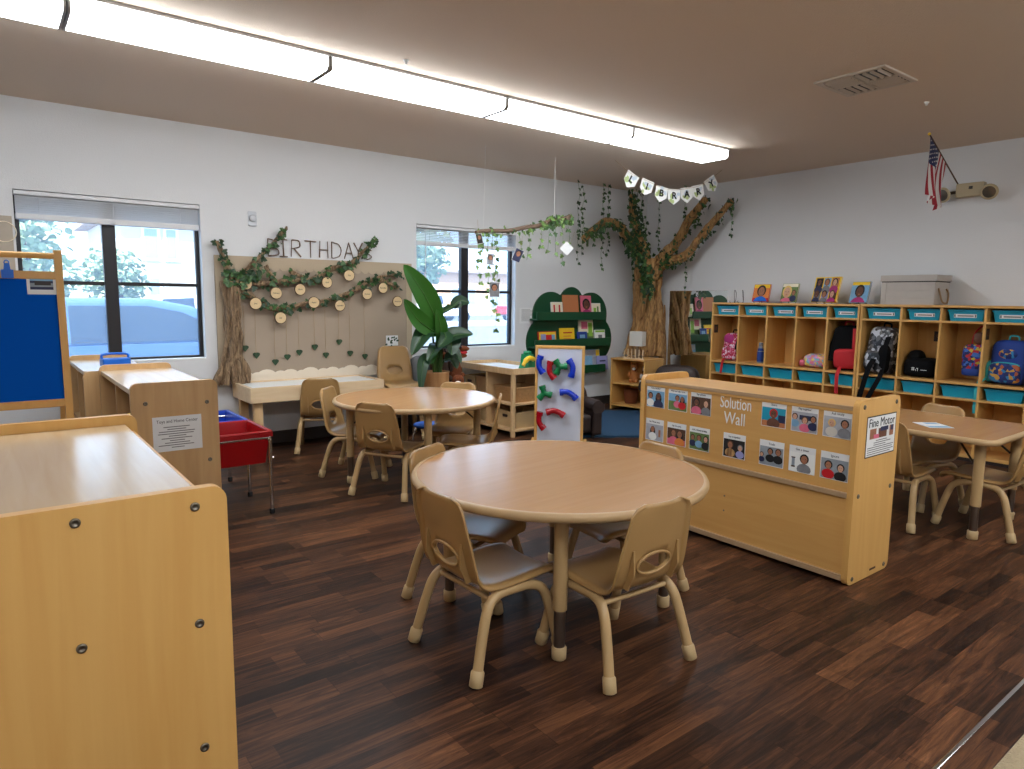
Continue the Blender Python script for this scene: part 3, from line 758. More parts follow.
obj('text_lines', s, 'grey_ink', t)
o = MB().box(-.03, .03, -.001, 0, -.005, .005)
tag(obj('maker_plate', o, 'hair_brown', None, loc=(3.30, 1.4195, .035)), 'tiny dark maker plate low on the photo shelf end panel', 'plate')
# ------------------------------------------------------------------ red and blue sand table
def tub(t, name, m, y0, y1, x0, x1, z, d):
    s = MB(); fx, fy = (x0+x1)/2, (y0+y1)/2; a, b = (x1-x0)/2, (y1-y0)/2; th = .008
    def ring(ix, iz): return [(fx+sx*(a-ix), fy+sy*(b-ix), iz) for sx, sy in ((-1, -1), (1, -1), (1, 1), (-1, 1))]
    R = [ring(0, z-.035), ring(0, z), ring(.022, z), ring(.045, z-d+.01), ring(.055, z-d+.01)]
    R2 = [ring(0, z-.035), ring(.016, z-.035), ring(.036, z-d), ring(.05, z-d)]
    def loft(rs):
        vs = [p for r in rs for p in r]; fs = [(i*4+j, i*4+(j+1) % 4, i*4+4+(j+1) % 4, i*4+4+j) for i in range(len(rs)-1) for j in range(4)]
        s.add(vs, fs); s.add(rs[-1], [(0, 1, 2, 3)])
    loft(R); loft(R2)
    return obj(name, s, m, t, .006)
t = thing('sand_table', 'red and blue plastic sand table on chrome legs beside the wooden shelf', 'sand table', (0, 0, 0))
tub(t, 'red_tub', 'red_plastic', 4.02, 4.47, .975, 1.315, .51, .20)
tub(t, 'blue_tub', 'blue_plastic', 4.48, 4.95, .975, 1.315, .51, .20)
for y in (4.04, 4.475, 4.93):
    p = smooth_path([(1.302, y, .012), (1.302, y, .40), (1.297, y, .455), (1.27, y, .468), (1.02, y, .468), (.993, y, .455), (.988, y, .40), (.988, y, .012)], 5)
    lg = obj('leg_frame', MB().tube(p, .011, 12), 'chrome', t)
    for x in (1.302, .988):
        obj('foot', MB().lathe([(.015, 0), (.016, .025), (.013, .03)], (x, y, 0), 14), 'black', lg)
    obj('knob', MB().ell((1.318, y, .34), (.009, .009, .009), 1, 10, 8), 'chrome', lg)
obj('side_rail', MB().tube([(1.302, 4.04, .47), (1.302, 4.93, .47)], .009, 10).tube([(.988, 4.04, .47), (.988, 4.93, .47)], .009, 10), 'chrome', t)

# ------------------------------------------------------------------ easel
t = thing('easel', 'wooden children’s easel with a bright blue felt board at the left edge', 'easel', (0, 0, 0))
lean = .10
def ey(z): return 3.44 + lean*(z/1.49)
for x0, x1 in ((-.55, -.522), (.254, .282)):
    fr = MB().prism([(ey(0), 0), (ey(1.487), 1.487), (ey(1.487)+.04, 1.487), (ey(0)+.04, 0)], (x0, 0, 0), (0, 1, 0), (0, 0, 1), x1-x0)
    obj('post', fr, 'maple', t, .004)
    obj('rear_leg', MB().prism([(4.02, 0), (4.06, 0), (ey(1.40)+.075, 1.40), (ey(1.40)+.041, 1.40)], (x0, 0, 0), (0, 1, 0), (0, 0, 1), x1-x0), 'maple', t, .004)
obj('dowel', MB().tube([(-.522, ey(1.462)+.02, 1.462), (.254, ey(1.462)+.02, 1.462)], .013, 12), 'maple', t)
def rail(z0, z1, nm='rail'):
    return obj(nm, MB().prism([(ey(z0)+.006, z0), (ey(z1)+.006, z1), (ey(z1)+.034, z1), (ey(z0)+.034, z0)], (-.522, 0, 0), (0, 1, 0), (0, 0, 1), .776), 'maple_flat', t, .003)
rail(1.362, 1.396); rail(.816, .85)
obj('felt_board', MB().prism([(ey(.85)+.012, .85), (ey(1.362)+.012, 1.362), (ey(1.362)+.026, 1.362), (ey(.85)+.026, .85)], (-.522, 0, 0), (0, 1, 0), (0, 0, 1), .776), 'blue_felt', t)
obj('tray', MB().box(-.522, .254, 3.40, 3.46, .66, .68).box(-.522, .254, 3.39, 3.40, .66, .72), 'maple_flat', t, .003)
yb = ey(1.40)
t = thing('clip', 'blue bulldog clip on the top rail of the easel', 'clip', (.088, yb-.002, 1.375))
obj('jaw', MB().rrect(.042, .036, .004, (0, 0, .006), (1, 0, 0), (0, 0, 1), .008), 'bright_blue', t)
obj('lever', MB().prism([(-.012, .024), (.012, .024), (.009, .05), (-.009, .05)], (0, -.003, 0), (1, 0, 0), (0, 0, 1), .004).tube([(.008*math.cos(a*PI/8), -.001, .052+.01*math.sin(a*PI/8)) for a in range(17)], .0025, 6), 'bright_blue', t)
t = thing('photo_print', 'small white-bordered photo of blue water pinned to the blue easel board', 'photo', (.203, ey(1.335)+.0105, 1.335)); t.rotation_euler = (-math.atan(lean/1.49), 0, 0)
obj('sheet', MB().box(-.052, .052, -.0015, 0, -.037, .037), 'paper', t)
mb, sl = picture(None, (0, -.0018, .006), (1, 0, 0), (0, 0, 1), .082, .046, [], 'navy', [(-.5, -.25, .5, .1, 'wall_print'), (-.3, -.1, .4, .3, 'brown_leather'), (-.5, .3, .5, .5, 'sky_print')])
obj('picture', mb, sl, t)
# poster at far left
t = thing('wall_poster', 'tan marbled paper poster on the wall left of the left window', 'poster', (-.22, 6.018, 1.45))
obj('sheet', MB().box(-.42, .42, -.004, 0, -.4, .39), 'poster_tan', t)
for k, (px, pz) in enumerate(((.37, .28), (.2, .1), (.35, -.15), (-.1, .25))):
    obj('ring_print', MB().tube([(px+.07*math.cos(a*PI/12), -.005, pz+.07*math.sin(a*PI/12)) for a in range(25)], .004, 5, caps=False), 'cream', t)

# ------------------------------------------------------------------ low pine table under the birthday board
t = thing('low_table', 'low pine sensory table with a white top under the birthday board', 'table', (0, 0, 0))
x0, x1, y0, y1, z = 1.63, 2.80, 5.49, 5.99, .575
ap = MB().box(x0, x1, y0, y0+.03, z-.125, z).box(x0, x1, y1-.03, y1, z-.125, z).box(x0, x0+.03, y0+.03, y1-.03, z-.125, z).box(x1-.03, x1, y0+.03, y1-.03, z-.125, z)
obj('apron', ap, 'birch', t, .004)
obj('white_top', MB().box(x0+.03, x1-.03, y0+.03, y1-.03, z-.03, z-.012), 'white', t)
for xa in (x0+.035, x1-.105):
    for ya in (y0+.035, y1-.085): obj('leg', MB().box(xa, xa+.07, ya, ya+.05, 0, z-.031), 'pine', t, .004)

# ------------------------------------------------------------------ birthday board
t = thing('birthday_board', 'large linen-covered board with pale borders under the twig lettering', 'board', (0, 0, 0))
obj('linen_panel', MB().box(1.53, 3.37, 6.0, 6.018, .56, 1.635), 'linen', t, .003)
bd = MB().box(1.53, 3.37, 5.995, 6.0, 1.545, 1.635)
n = 24
for i in range(n): bd.prism([(1.53+1.84*i/n + 1.84/n*(.5-.5*math.cos(a)), 1.548-.028*math.sin(a)) for a in [PI*k/8 for k in range(9)]], (0, 6.0, 0), (1, 0, 0), (0, 0, 1), .004)
obj('top_border', bd, 'linen_light', t)
sb = MB().box(1.53, 1.60, 5.995, 6.0, .56, 1.545); obj('side_border', sb, 'linen_light', t)
sb = MB().box(3.31, 3.37, 5.995, 6.0, .56, 1.545); obj('side_border', sb, 'linen_light', t)
lc = MB().box(1.60, 3.31, 5.993, 6.0, .56, .62)
x = 1.74; k = 0
while x < 3.28:
    r = (.06, .045, .07, .05)[k % 4]; lc.prism([(x + r*math.cos(a)*1.2, .612 + r*.8*math.sin(a)) for a in [PI*q/8 for q in range(9)]], (0, 5.999-.0012*(k % 3), 0), (1, 0, 0), (0, 0, 1), .007); x += r*1.75; k += 1
obj('lace_border', lc, 'lace', t)

# paper tree on the board
t = thing('paper_tree', 'twisted brown paper tree with ivy branches spread across the birthday board', 'wall decoration', (0, 0, 0))
tr = MB()
for k in range(13):
    u = (k+.5)/13; xa = 1.545 + .205*u*1.0 - .0; xt = 1.605 + .135*u
    pts = []
    for j in range(9):
        z = .565 + (1.42-.565)*j/8; f = min(1, (j/3.2)) ** .7
        xb = 1.47 + .30*u; xx = xb*(1-f) + (1.585+.115*u)*f if j < 5 else (1.585+.115*u)*(1-(j-4)/4.) + (1.575+.14*u)*(j-4)/4.
        pts.append((xx + rnd(-.014, .014), 5.955 + (.016 if k % 2 else -.012) + rnd(-.016, .010) - (.02 if 0 < u-.2 < .6 else 0), z))
    p = smooth_path(pts, 3); tr.tube(p, [(.017+.008*math.sin(q*.9+k*2))*(1.3 if q < 6 else 1) for q in range(len(p))], 8)
obj('trunk', tr, 'kraft_grey', t)
BR = [[(1.65, 5.96, 1.45), (1.60, 5.96, 1.60), (1.545, 5.965, 1.745)], [(1.68, 5.95, 1.42), (1.812, 5.95, 1.561), (1.969, 5.96, 1.72), (2.13, 5.965, 1.894)],
      [(1.70, 5.95, 1.42), (1.915, 5.95, 1.412), (2.163, 5.95, 1.44), (2.375, 5.95, 1.468), (2.548, 5.95, 1.566), (2.726, 5.96, 1.62), (2.858, 5.965, 1.744), (2.966, 5.965, 1.841)],
      [(1.66, 5.95, 1.385), (1.802, 5.95, 1.301), (1.996, 5.95, 1.191), (2.25, 5.95, 1.237), (2.492, 5.95, 1.273), (2.747, 5.95, 1.371), (2.96, 5.955, 1.484), (3.237, 5.96, 1.529)],
      [(2.0, 5.95, 1.43), (1.93, 5.95, 1.56)], [(2.30, 5.95, 1.45), (2.14, 5.95, 1.52)], [(3.0, 5.95, 1.47), (3.20, 5.955, 1.40)]]
for b in BR:
    p = smooth_path(b, 6); n = len(p); s = MB()
    for q in range(2):
        pp = [v + Vector((.008*math.sin(i*.9+q*3), .006*math.cos(i*.9+q*3)-.004, .008*math.cos(i*.7+q*3))) for i, v in enumerate(p)]
        s.tube(pp, [.020*(1-.55*i/n) for i in range(n)], 8)
    obj('branch', s, 'kraft_grey', t)
lf = MB()
def ivy_on(lf, path, count, spread, size, mats=2, droop=.4):
    for k in range(count):
        i = random.randrange(len(path)-1); p = path[i].lerp(path[i+1], random.random())
        p = p + Vector((rnd(-1, 1), rnd(-1, .2), rnd(-1, 1)))*spread
        d = Vector((rnd(-1, 1), rnd(-.5, .3), rnd(-1, .6)-droop)); nn = Vector((rnd(-.6, .6), -1, rnd(-.4, .8)))
        s = size*rnd(.7, 1.25); lf.leaf(p, d, nn, s, s*.95, random.randrange(mats))
for b, c in zip(BR, (26, 46, 120, 130, 8, 6, 14)): ivy_on(lf, smooth_path(b, 6), c, .035, .05)
ivy_on(lf, smooth_path([(1.58, 5.93, 1.46), (1.75, 5.93, 1.45), (1.86, 5.93, 1.5)], 6), 70, .05, .055)
o = obj('leaves', lf, ['leaf_dark', 'leaf_mid'], t)
SL_ = [(1.75, 1.403), (2.001, 1.329), (2.212, 1.364), (2.459, 1.431), (2.674, 1.499), (1.825, 1.24), (2.033, 1.118), (2.334, 1.252), (2.578, 1.225), (2.85, 1.332), (3.014, 1.392), (3.167, 1.266)]
NM = ['nearest the paper tree trunk on the upper branch', 'second from the trunk on the upper branch', 'third from the trunk on the upper branch', 'fourth from the trunk on the upper branch', 'at the top right end of the upper branch',
      'nearest the trunk on the lower branch', 'hanging lowest of all on the board', 'in the middle of the lower branch', 'right of the middle on the lower branch', 'second from the right end of the lower branch', 'near the right end of the lower branch', 'behind the leaf of the potted plant']
months = ['January', 'February', 'March', 'April', 'May', 'June', 'July', 'August', 'September', 'October', 'November', 'December']
for (x, z), nm, mo in zip(SL_, NM, months):
    t = thing('wood_slice', 'round wood slice ' + nm, 'wood slice', (x, 5.915, z), 0, 'round wood slices on the birthday board')
    t.rotation_euler = (PI/2, 0, rnd(-.1, .1))
    obj('bark_ring', MB().lathe([(.046, -.006), (.052, -.005), (.0525, .004), (.047, .0055)], (0, 0, 0), 26), 'bark', t)
    obj('face', MB().lathe([(0, .0062), (.047, .0058), (.047, .003)], (0, 0, 0), 26, smooth=False), 'slice_wood', t)
    text('word', mo, .019, (0, 0, .0068), (1, 0, 0), (0, 1, 0), 'print_ink', t, .8)
HE = [(1.745, .853), (1.838, .789), (1.999, .723), (2.106, .762), (2.215, .799), (2.36, .842), (2.464, .765), (2.595, .882), (2.701, .772), (2.851, .736)]
HN_ = ['first', 'second', 'third', 'fourth', 'fifth', 'sixth', 'seventh', 'eighth', 'ninth', 'tenth']
for (x, z), nm in zip(HE, HN_):
    t = thing('leaf_ornament', 'small green heart leaf on a thread, %s from the paper tree trunk' % nm, 'leaf ornament', (x, 5.988, z), 0, 'heart leaves hanging on the birthday board')
    obj('leaf', MB().leaf((0, 0, .03), (0, -.1, -1), (0, -1, 0), .055, .06, 0, 'heart'), 'leaf_dark', t)
    obj('thread', MB().tube([(0, 0, .02), (0, 0, 1.20+.0*z - z if z > 1.2 else (1.22 if x < 2.3 else 1.30) - z)], .0012, 4), 'jute', t)

# twig lettering
G = {'B': [[(0, 0), (0, 1)], [(0, 1), (.45, .9), (.5, .7), (.05, .52)], [(.05, .52), (.6, .4), (.62, .1), (0, 0)]], 'I': [[(.3, 0), (.3, 1)], [(.05, 1), (.55, 1)], [(.05, 0), (.55, 0)]],
     'R': [[(0, 0), (.05, 1)], [(.05, 1), (.5, .95), (.52, .6), (.05, .5)], [(.15, .5), (.62, 0)]], 'T': [[(.35, 0), (.35, 1)], [(0, 1), (.72, .97)]], 'H': [[(0, 0), (.03, 1)], [(.6, 0), (.57, 1)], [(0, .5), (.6, .48)]],
     'D': [[(0, 0), (0, 1)], [(0, 1), (.5, .85), (.65, .5), (.5, .12), (0, 0)]], 'A': [[(0, 0), (.33, 1)], [(.33, 1), (.68, 0)], [(.12, .35), (.55, .35)]], 'Y': [[(.33, 0), (.33, .5)], [(.33, .5), (0, 1)], [(.33, .5), (.66, 1)]],
     'S': [[(.55, .85), (.3, 1), (.05, .8), (.3, .5), (.55, .25), (.3, 0), (0, .15)]]}
xs = [2.02, 2.111, 2.222, 2.347, 2.478, 2.595, 2.715, 2.81, 2.915]
for i, (c, x) in enumerate(zip('BIRTHDAYS', xs)):
    z = 1.648 + (.01*i/8); hh = .145 if i not in (7,) else .15
    if c == 'S': hh = .095
    s = MB()
    for st in G[c]:
        p = smooth_path([((u-.32)*.135, 0, v*hh) for u, v in st], 4) if len(st) > 2 else [Vector(((u-.32)*.135, 0, v*hh)) for u, v in st]
        for q in range(2): s.tube([v + Vector((rnd(-.003, .003), rnd(-.003, .003)-.004*q, rnd(-.003, .003))) for v in p], rnd(.0035, .005), 7)
    nm = ['first', 'second', 'third', 'fourth', 'fifth', 'sixth', 'seventh', 'eighth', 'last'][i]
    tag(obj('twig_letter', s, 'twig', None, loc=(x, 6.008, z)), 'brown twig letter %s, %s in the word on the wall' % (c, nm), 'letter', 'twig letters spelling BIRTHDAYS')

# clear wall plate, notice
t = thing('wall_plate', 'small clear plastic cover on the wall above the birthday board', 'wall plate', (1.854, 6.019, 1.95))
obj('back_plate', MB().rrect(.07, .125, .01, (0, 0, 0), (1, 0, 0), (0, 0, 1), .006), 'clear_plate', t)
obj('cover', MB().ell((0, -.016, .005), (.03, .018, .03), .8, 16, 10), 'clear_plate', t)
obj('lip', MB().box(-.032, .032, -.022, -.004, -.058, -.05), 'clear_plate', t, .003)
t = thing('paper_notice', 'white printed notice taped to the wall beside the green bookshelf', 'notice', (4.868, 6.019, 1.118))
obj('sheet', MB().box(-.118, .118, -.002, 0, -.088, .088), 'paper', t)
s = MB()
for k in range(11): s.box(-.09, rnd(.03, .09), -.0026, -.002, .066-k*.0125-.002, .066-k*.0125+.002)
obj('text_lines', s, 'grey_ink', t)
t = thing('picture_card', 'small card with blue and white leaf print above the stacked chairs', 'card', (3.145, 5.993, .885))
obj('sheet', MB().box(-.065, .065, -.002, 0, -.05, .05), 'paper', t)
s = MB()
for k in range(14): s.leaf((rnd(-.05, .05), -.003, rnd(-.04, .035)), (rnd(-1, 1), 0, rnd(-1, 1)), (0, -1, 0), .028, .018, 0, 'lance', .05)
obj('leaf_print', s, 'plant_leaf_deep', t)
# ------------------------------------------------------------------ standing magnet board with pipe pieces
bo = Vector((3.672, 4.43, 0)); bx = Vector((3.968, 4.135, 0)) - bo; BW = bx.length; ang = math.atan2(bx.y, bx.x); BH = .915
t = thing('magnet_board', 'white magnet board in a wooden frame holding coloured pipe pieces', 'magnet board', bo, ang)
obj('frame', MB().box(0, .024, 0, .03, .02, BH).box(BW-.024, BW, 0, .03, .02, BH).box(.024, BW-.024, 0, .03, BH-.026, BH).box(.024, BW-.024, 0, .03, .02, .05), 'maple', t, .003)
obj('panel', MB().box(.024, BW-.024, .006, .022, .05, BH-.026), 'board_white', t)
for x in (-.028, BW+.002):
    obj('foot', MB().prism([(-.16, 0), (.19, 0), (.13, .10), (-.10, .10)], (x, 0, 0), (0, 1, 0), (0, 0, 1), .026), 'maple', t, .004)
mat('pipe_blue', (8, 52, 190), .18, spec=.6); mat('pipe_red', (170, 8, 28), .18, spec=.6); mat('pipe_green', (8, 118, 66), .18, spec=.6)
def pipe(kind, m, u, v, rot, label):
    """u, v: centre as fractions of the board from its top left"""
    t = thing('pipe_piece', label, 'pipe piece', bo + bx*u + Vector((0, 0, BH - v*BH)) + Vector((bx.y, -bx.x, 0)).normalized()*.028, ang, 'coloured pipe pieces on the magnet board')
    r = .029; s = MB()
    def P(pts): return [Vector((x*math.cos(rot)-z*math.sin(rot), 0, x*math.sin(rot)+z*math.cos(rot))) for x, z in pts]
    segs = []
    if kind == 'elbow': segs = [P([(.0, .078), (-.014, .03), (-.012, -.022), (.022, -.072)])]
    else: segs = [P([(0, 0), (0, .068)]), P([(0, 0), (-.058, -.034)]), P([(0, 0), (.058, -.034)])]
    for g in segs:
        s.tube(smooth_path(g, 4), r*.82, 14)
    obj('body', s, m, t)
    for g in segs:
        for e, q in ((0, 1), (-1, -2)):
            if kind != 'elbow' and e == 0: continue
            d = (g[e]-g[q]).normalized()
            obj('collar', MB().tube([g[e]-d*.03, g[e]], [r, r], 14), m, t)
    return t
pipe('elbow', 'pipe_blue', .12, .175, 0, 'blue bent pipe piece at the top left of the magnet board')
pipe('elbow', 'pipe_red', .335, .225, .08, 'red bent pipe piece touching the green one near the board top')
pipe('tee', 'pipe_green', .50, .19, .6, 'green three-way pipe piece at the top of the magnet board')
pipe('elbow', 'pipe_blue', .73, .20, PI, 'blue bent pipe piece at the top right of the magnet board')
pipe('tee', 'pipe_green', .20, .44, .3, 'green three-way pipe piece halfway down the magnet board')
pipe('elbow', 'pipe_blue', .69, .445, -PI/2-.5, 'blue bent pipe piece halfway down at the right of the magnet board')
pipe('elbow', 'pipe_red', .14, .70, .1, 'red bent pipe piece lowest on the left of the magnet board')
pipe('elbow', 'pipe_red', .43, .62, -PI/2-.3, 'red bent pipe piece lower middle of the magnet board')

# ------------------------------------------------------------------ tray-topped cabinet with baskets
t = thing('basket_cabinet', 'open wooden cabinet with a recessed tray top and woven baskets', 'cabinet', (0, 0, 0)); cab = t
x0, x1, y0, y1, H = 3.87, 4.38, 4.99, 5.93, .65
for (px, py) in ((x0, y0), (x0, y1-.035), (x1-.035, y0), (x1-.035, y1-.035)):
    obj('post', MB().box(px, px+.035, py, py+.035, 0, H), 'pine', t, .004)
obj('tray_rim', MB().box(x0-.004, x1, y0-.004, y0+.016, H-.055, H+.004).box(x0-.004, x1, y1-.016, y1, H-.055, H+.004).box(x0-.004, x0+.016, y0+.016, y1-.016, H-.055, H+.004).box(x1-.016, x1, y0+.016, y1-.016, H-.055, H+.004), 'pine', t, .003)
obj('tray_bottom', MB().box(x0+.016, x1-.016, y0+.016, y1-.016, H-.05, H-.03), 'white', t)
for z in (.05, .30): obj('shelf_board', MB().box(x0+.005, x1-.005, y0+.005, y1-.005, z, z+.02), 'pine', t, .003)
obj('divider', MB().box(x0+.01, x1-.02, 5.42, 5.44, .07, H-.05), 'pine', t)
obj('back_panel', MB().box(x1-.012, x1-.004, y0+.035, y1-.035, .07, H-.05), 'pine', t)
def bin_(label, xa, ya, w, d, h, z, m, hole=True):
    b = thing('storage_bin', label, 'basket', (xa, ya, z), 0, 'baskets in the open cabinet')
    a, c = w/2, d/2; s = MB()
    def R(i, zz): return [(-a+i, -c+i, zz), (a-i, -c+i, zz), (a-i, c-i, zz), (-a+i, c-i, zz)]
    rs = [R(.022, 0), R(0, h), R(.008, h), R(.028, .012)]
    vs = [p for r in rs for p in r]
    s.add(vs, [(i*4+j, i*4+(j+1) % 4, i*4+4+(j+1) % 4, i*4+4+j) for i in range(3) for j in range(4)]); s.add(rs[0], [(3, 2, 1, 0)]); s.add(rs[3], [(0, 1, 2, 3)])
    obj('body', s, m, b, .004)
    obj('rim', MB().tube([Vector(p) for p in R(.004, h)] + [Vector(R(.004, h)[0])], .008, 8, caps=False), m, b)
    if hole: obj('handle', MB().rrect(.075, .026, .011, (-a+.004, 0, h*.74), (0, -1, 0), (0, 0, 1), .006), 'brown_leather', b)
    return b
bin_('pale woven bin at the upper left of the open cabinet', 4.06, 5.80, .26, .19, .19, .32, 'fabric_bin')
bin_('wicker basket with dark weave next to the pale bin on the cabinet shelf', 4.09, 5.57, .34, .22, .20, .32, 'wicker', False)
bin_('wide wicker basket at the upper right of the open cabinet', 4.10, 5.20, .34, .34, .14, .32, 'wicker', False)
bin_('light wooden bin with a dark slot handle on the cabinet bottom', 4.12, 5.20, .36, .34, .15, .07, 'fabric_bin')
bin_('pale bin at the bottom left of the open cabinet behind the far table', 4.12, 5.66, .36, .38, .20, .07, 'fabric_bin')
# things on the tray
t = thing('toy_dinosaur', 'green plastic toy with a yellow spout on the cabinet tray', 'toy', (4.12, 5.09, .62), .3)
obj('body', MB().prism([(-.09, 0), (.09, 0), (.085, .05), (.05, .075), (.03, .16), (-.03, .16), (-.045, .07)], (0, .05, 0), (1, 0, 0), (0, 0, 1), .10), 'green_toy', t, .015, 3)
obj('cap', MB().lathe([(.035, 0), (.04, .01), (.038, .03), (0, .034)], (0, 0, .155), 16), 'green_toy', t)
obj('spout', MB().tube(smooth_path([(.02, -.055, .11), (-.06, -.065, .125), (-.12, -.06, .10), (-.15, -.055, .06)], 4), [.024]*9+[.018]*4, 10), 'yellow', t)
t = thing('toy_tub', 'clear yellowish tub standing beside the green toy on the cabinet tray', 'tub', (4.27, 5.06, .62))
obj('body', MB().lathe([(.05, 0), (.06, .10), (.064, .10), (.064, .108), (.054, .108), (.045, .01), (0, .01)], (0, 0, 0), 20), 'cream', t)
t = thing('paper_sheet', 'white paper with a blue edge lying on the cabinet tray', 'paper', (4.10, 5.50, .6205), .2)
obj('sheet', MB().box(-.12, .12, -.16, .16, 0, .002), 'paper', t)
obj('print', MB().box(-.11, -.02, .02, .15, .002, .003), 'navy', t)

# ------------------------------------------------------------------ potted bird-of-paradise
pc = Vector((3.36, 5.52, 0))
t = thing('potted_plant', 'tall broad-leaved plant in a wooden pot between the stacked chairs and the open cabinet', 'plant', pc)
obj('pot', MB().lathe([(.095, .0), (.125, .60), (.128, .615), (.115, .615), (.108, .58), (0, .58)], (0, 0, 0), 28), 'pot_wood', t)
obj('soil', MB().lathe([(0, .592), (.108, .588)], (0, 0, 0), 20), 'bark', t)
def big_leaf(t, base, mid, tip, W, m, stem_from=None, nrm=(0, -1, .25), cup=.22, wave=0):
    if stem_from is not None:
        obj('stalk', MB().tube(smooth_path([stem_from, (Vector(stem_from)+Vector(base))/2 + Vector((0, 0, .03)), base], 6), [.013]*4+[.010]*6+[.007]*3, 8), 'plant_stem', t)
    p = smooth_path([base, mid, tip], 8); n = len(p); s = MB(); vs = []
    for i, c in enumerate(p):
        d = (p[min(i+1, n-1)]-p[max(i-1, 0)]).normalized(); w = d.cross(Vector(nrm)).normalized(); up = w.cross(d)
        f = i/(n-1); ww = W*max(.02, math.sin(PI*f**.78)**.75)
        for j in range(-4, 5):
            q = j/4; vs.append(c + w*(q*ww*.5) + up*(abs(q)**1.5*ww*cup + wave*.012*math.sin(i*1.9)*abs(q)))
    s.add(vs, [(i*9+j, i*9+j+1, (i+1)*9+j+1, (i+1)*9+j) for i in range(n-1) for j in range(8)], 0, True)
    o = obj('leaf', s, m, t)
    obj('midrib', MB().tube([v + Vector((0, -.003, 0)) for v in p], [.006*(1-.8*i/n) for i in range(n)], 6), 'plant_stem', o)
L0 = (0, 0, .58)
# x right / y away; offsets from the pot centre
big_leaf(t, (-.07, -.16, 1.06), (-.25, -.20, 1.34), (-.46, -.22, 1.585), .22, 'plant_leaf', L0, (-.2, -1, .1), .12)
big_leaf(t, (-.08, -.15, .98), (-.30, -.2, 1.10), (-.47, -.24, 1.29), .17, 'plant_leaf', (-.02, 0, .58), (-.3, -1, .3), .12)
big_leaf(t, (-.03, -.12, .90), (-.06, -.17, 1.04), (-.12, -.2, 1.20), .17, 'plant_leaf', (.01, .02, .58), (.2, -1, .1), .1)
big_leaf(t, (-.08, -.1, 1.12), (.0, -.16, 1.19), (.14, -.2, 1.26), .10, 'plant_leaf_deep', None, (0, -.5, 1), .1)
big_leaf(t, (.06, -.17, 1.22), (.14, -.2, 1.28), (.23, -.22, 1.26), .11, 'plant_leaf_deep', (.05, -.08, 1.2), (0, -.9, .4), .1)
big_leaf(t, (-.10, -.1, 1.0), (-.24, -.18, .98), (-.40, -.24, .80), .17, 'plant_leaf_deep', (-.02, -.02, .58), (-.2, -.7, .8), .2)
big_leaf(t, (.0, -.08, .90), (.12, -.16, .96), (.27, -.22, .97), .17, 'plant_leaf_deep', (.03, -.02, .58), (.1, -.7, .7), .2)
big_leaf(t, (.05, -.06, 1.0), (.06, -.16, .92), (.03, -.22, .78), .20, 'plant_leaf_deep', (.02, -.04, .58), (0, -.9, .3), .15)
big_leaf(t, (-.04, -.09, .86), (-.13, -.18, .84), (-.24, -.24, .74), .12, 'plant_leaf_deep', (-.03, 0, .58), (0, -.5, .9), .2)
big_leaf(t, (.03, -.06, .84), (.10, -.14, .82), (.15, -.2, .70), .12, 'plant_leaf_deep', (.03, 0, .58), (0, -.6, .9), .2)
big_leaf(t, (-.16, -.16, .76), (-.26, -.2, .72), (-.31, -.24, .46), .11, 'plant_leaf_deep', (-.03, -.02, .58), (-.3, -.9, .3), .15)
big_leaf(t, (.06, -.05, .72), (.11, -.1, .73), (.15, -.13, .64), .14, 'plant_leaf_deep', (.04, 0, .58), (0, -.7, .7), .2)
big_leaf(t, (-.07, -.1, .78), (-.13, -.15, .80), (-.17, -.19, .70), .10, 'plant_leaf', (-.02, -.02, .58), (0, -.6, .8), .2)
big_leaf(t, (.0, -.13, 1.0), (-.02, -.2, .94), (-.14, -.26, .86), .13, 'plant_leaf_deep', (0, -.03, .58), (0, -.8, .6), .15)
# grey cushion behind the plant
t = thing('floor_cushion', 'grey floor cushion with pale piping wedged behind the stacked chairs', 'cushion', (3.40, 5.86, 0)); 
obj('cover', MB().ell((0, 0, .37), (.17, .13, .37), .7, 22, 16), 'grey_fabric', t)
obj('piping', MB().tube([(.165*math.cos(a*PI/16)*1.0, -.05, .37+.36*math.sin(a*PI/16)) for a in range(-16, 17)], .007, 6, caps=False), 'white', t)
# plush toys on a stool behind the cabinet
t = thing('stool', 'low dark stool holding plush toys between the plant and the open cabinet', 'stool', (3.62, 5.74, 0))
obj('seat', MB().lathe([(0, .45), (.12, .45), (.125, .46), (.12, .48), (0, .48)], (0, 0, 0), 24), 'pine', t)
for a in range(3): obj('leg', MB().tube([(.12*math.cos(a*2.1), .12*math.sin(a*2.1), 0), (.09*math.cos(a*2.1), .09*math.sin(a*2.1), .45)], .015, 8), 'pine', t)
def plush(label, loc, rz, m, m2, hz, seat=.0):
    t = thing('plush_toy', label, 'plush toy', loc, rz, 'plush toys')
    obj('body', MB().ell((0, 0, hz*.3), (hz*.22, hz*.19, hz*.31), 1, 16, 12), m, t)
    obj('head', MB().ell((0, -hz*.05, hz*.74), (hz*.18, hz*.17, hz*.19), 1, 16, 12), m, t)
    obj('muzzle', MB().ell((0, -hz*.2, hz*.69), (hz*.09, hz*.09, hz*.07), 1, 12, 8), m2, t)
    for s in (-1, 1):
        obj('ear', MB().ell((s*hz*.14, -hz*.02, hz*.92), (hz*.06, hz*.035, hz*.07), 1, 10, 8), m, t)
        obj('eye', MB().ell((s*hz*.075, -hz*.205, hz*.78), (hz*.02, hz*.02, hz*.025), 1, 8, 6), 'black_shine', t)
        obj('arm', MB().ell((s*hz*.23, -hz*.08, hz*.40), (hz*.07, hz*.10, hz*.15), 1, 10, 8), m, t)
        obj('leg', MB().ell((s*hz*.15, -hz*.22, hz*.10), (hz*.085, hz*.16, hz*.09), 1, 10, 8), m, t)
    return t
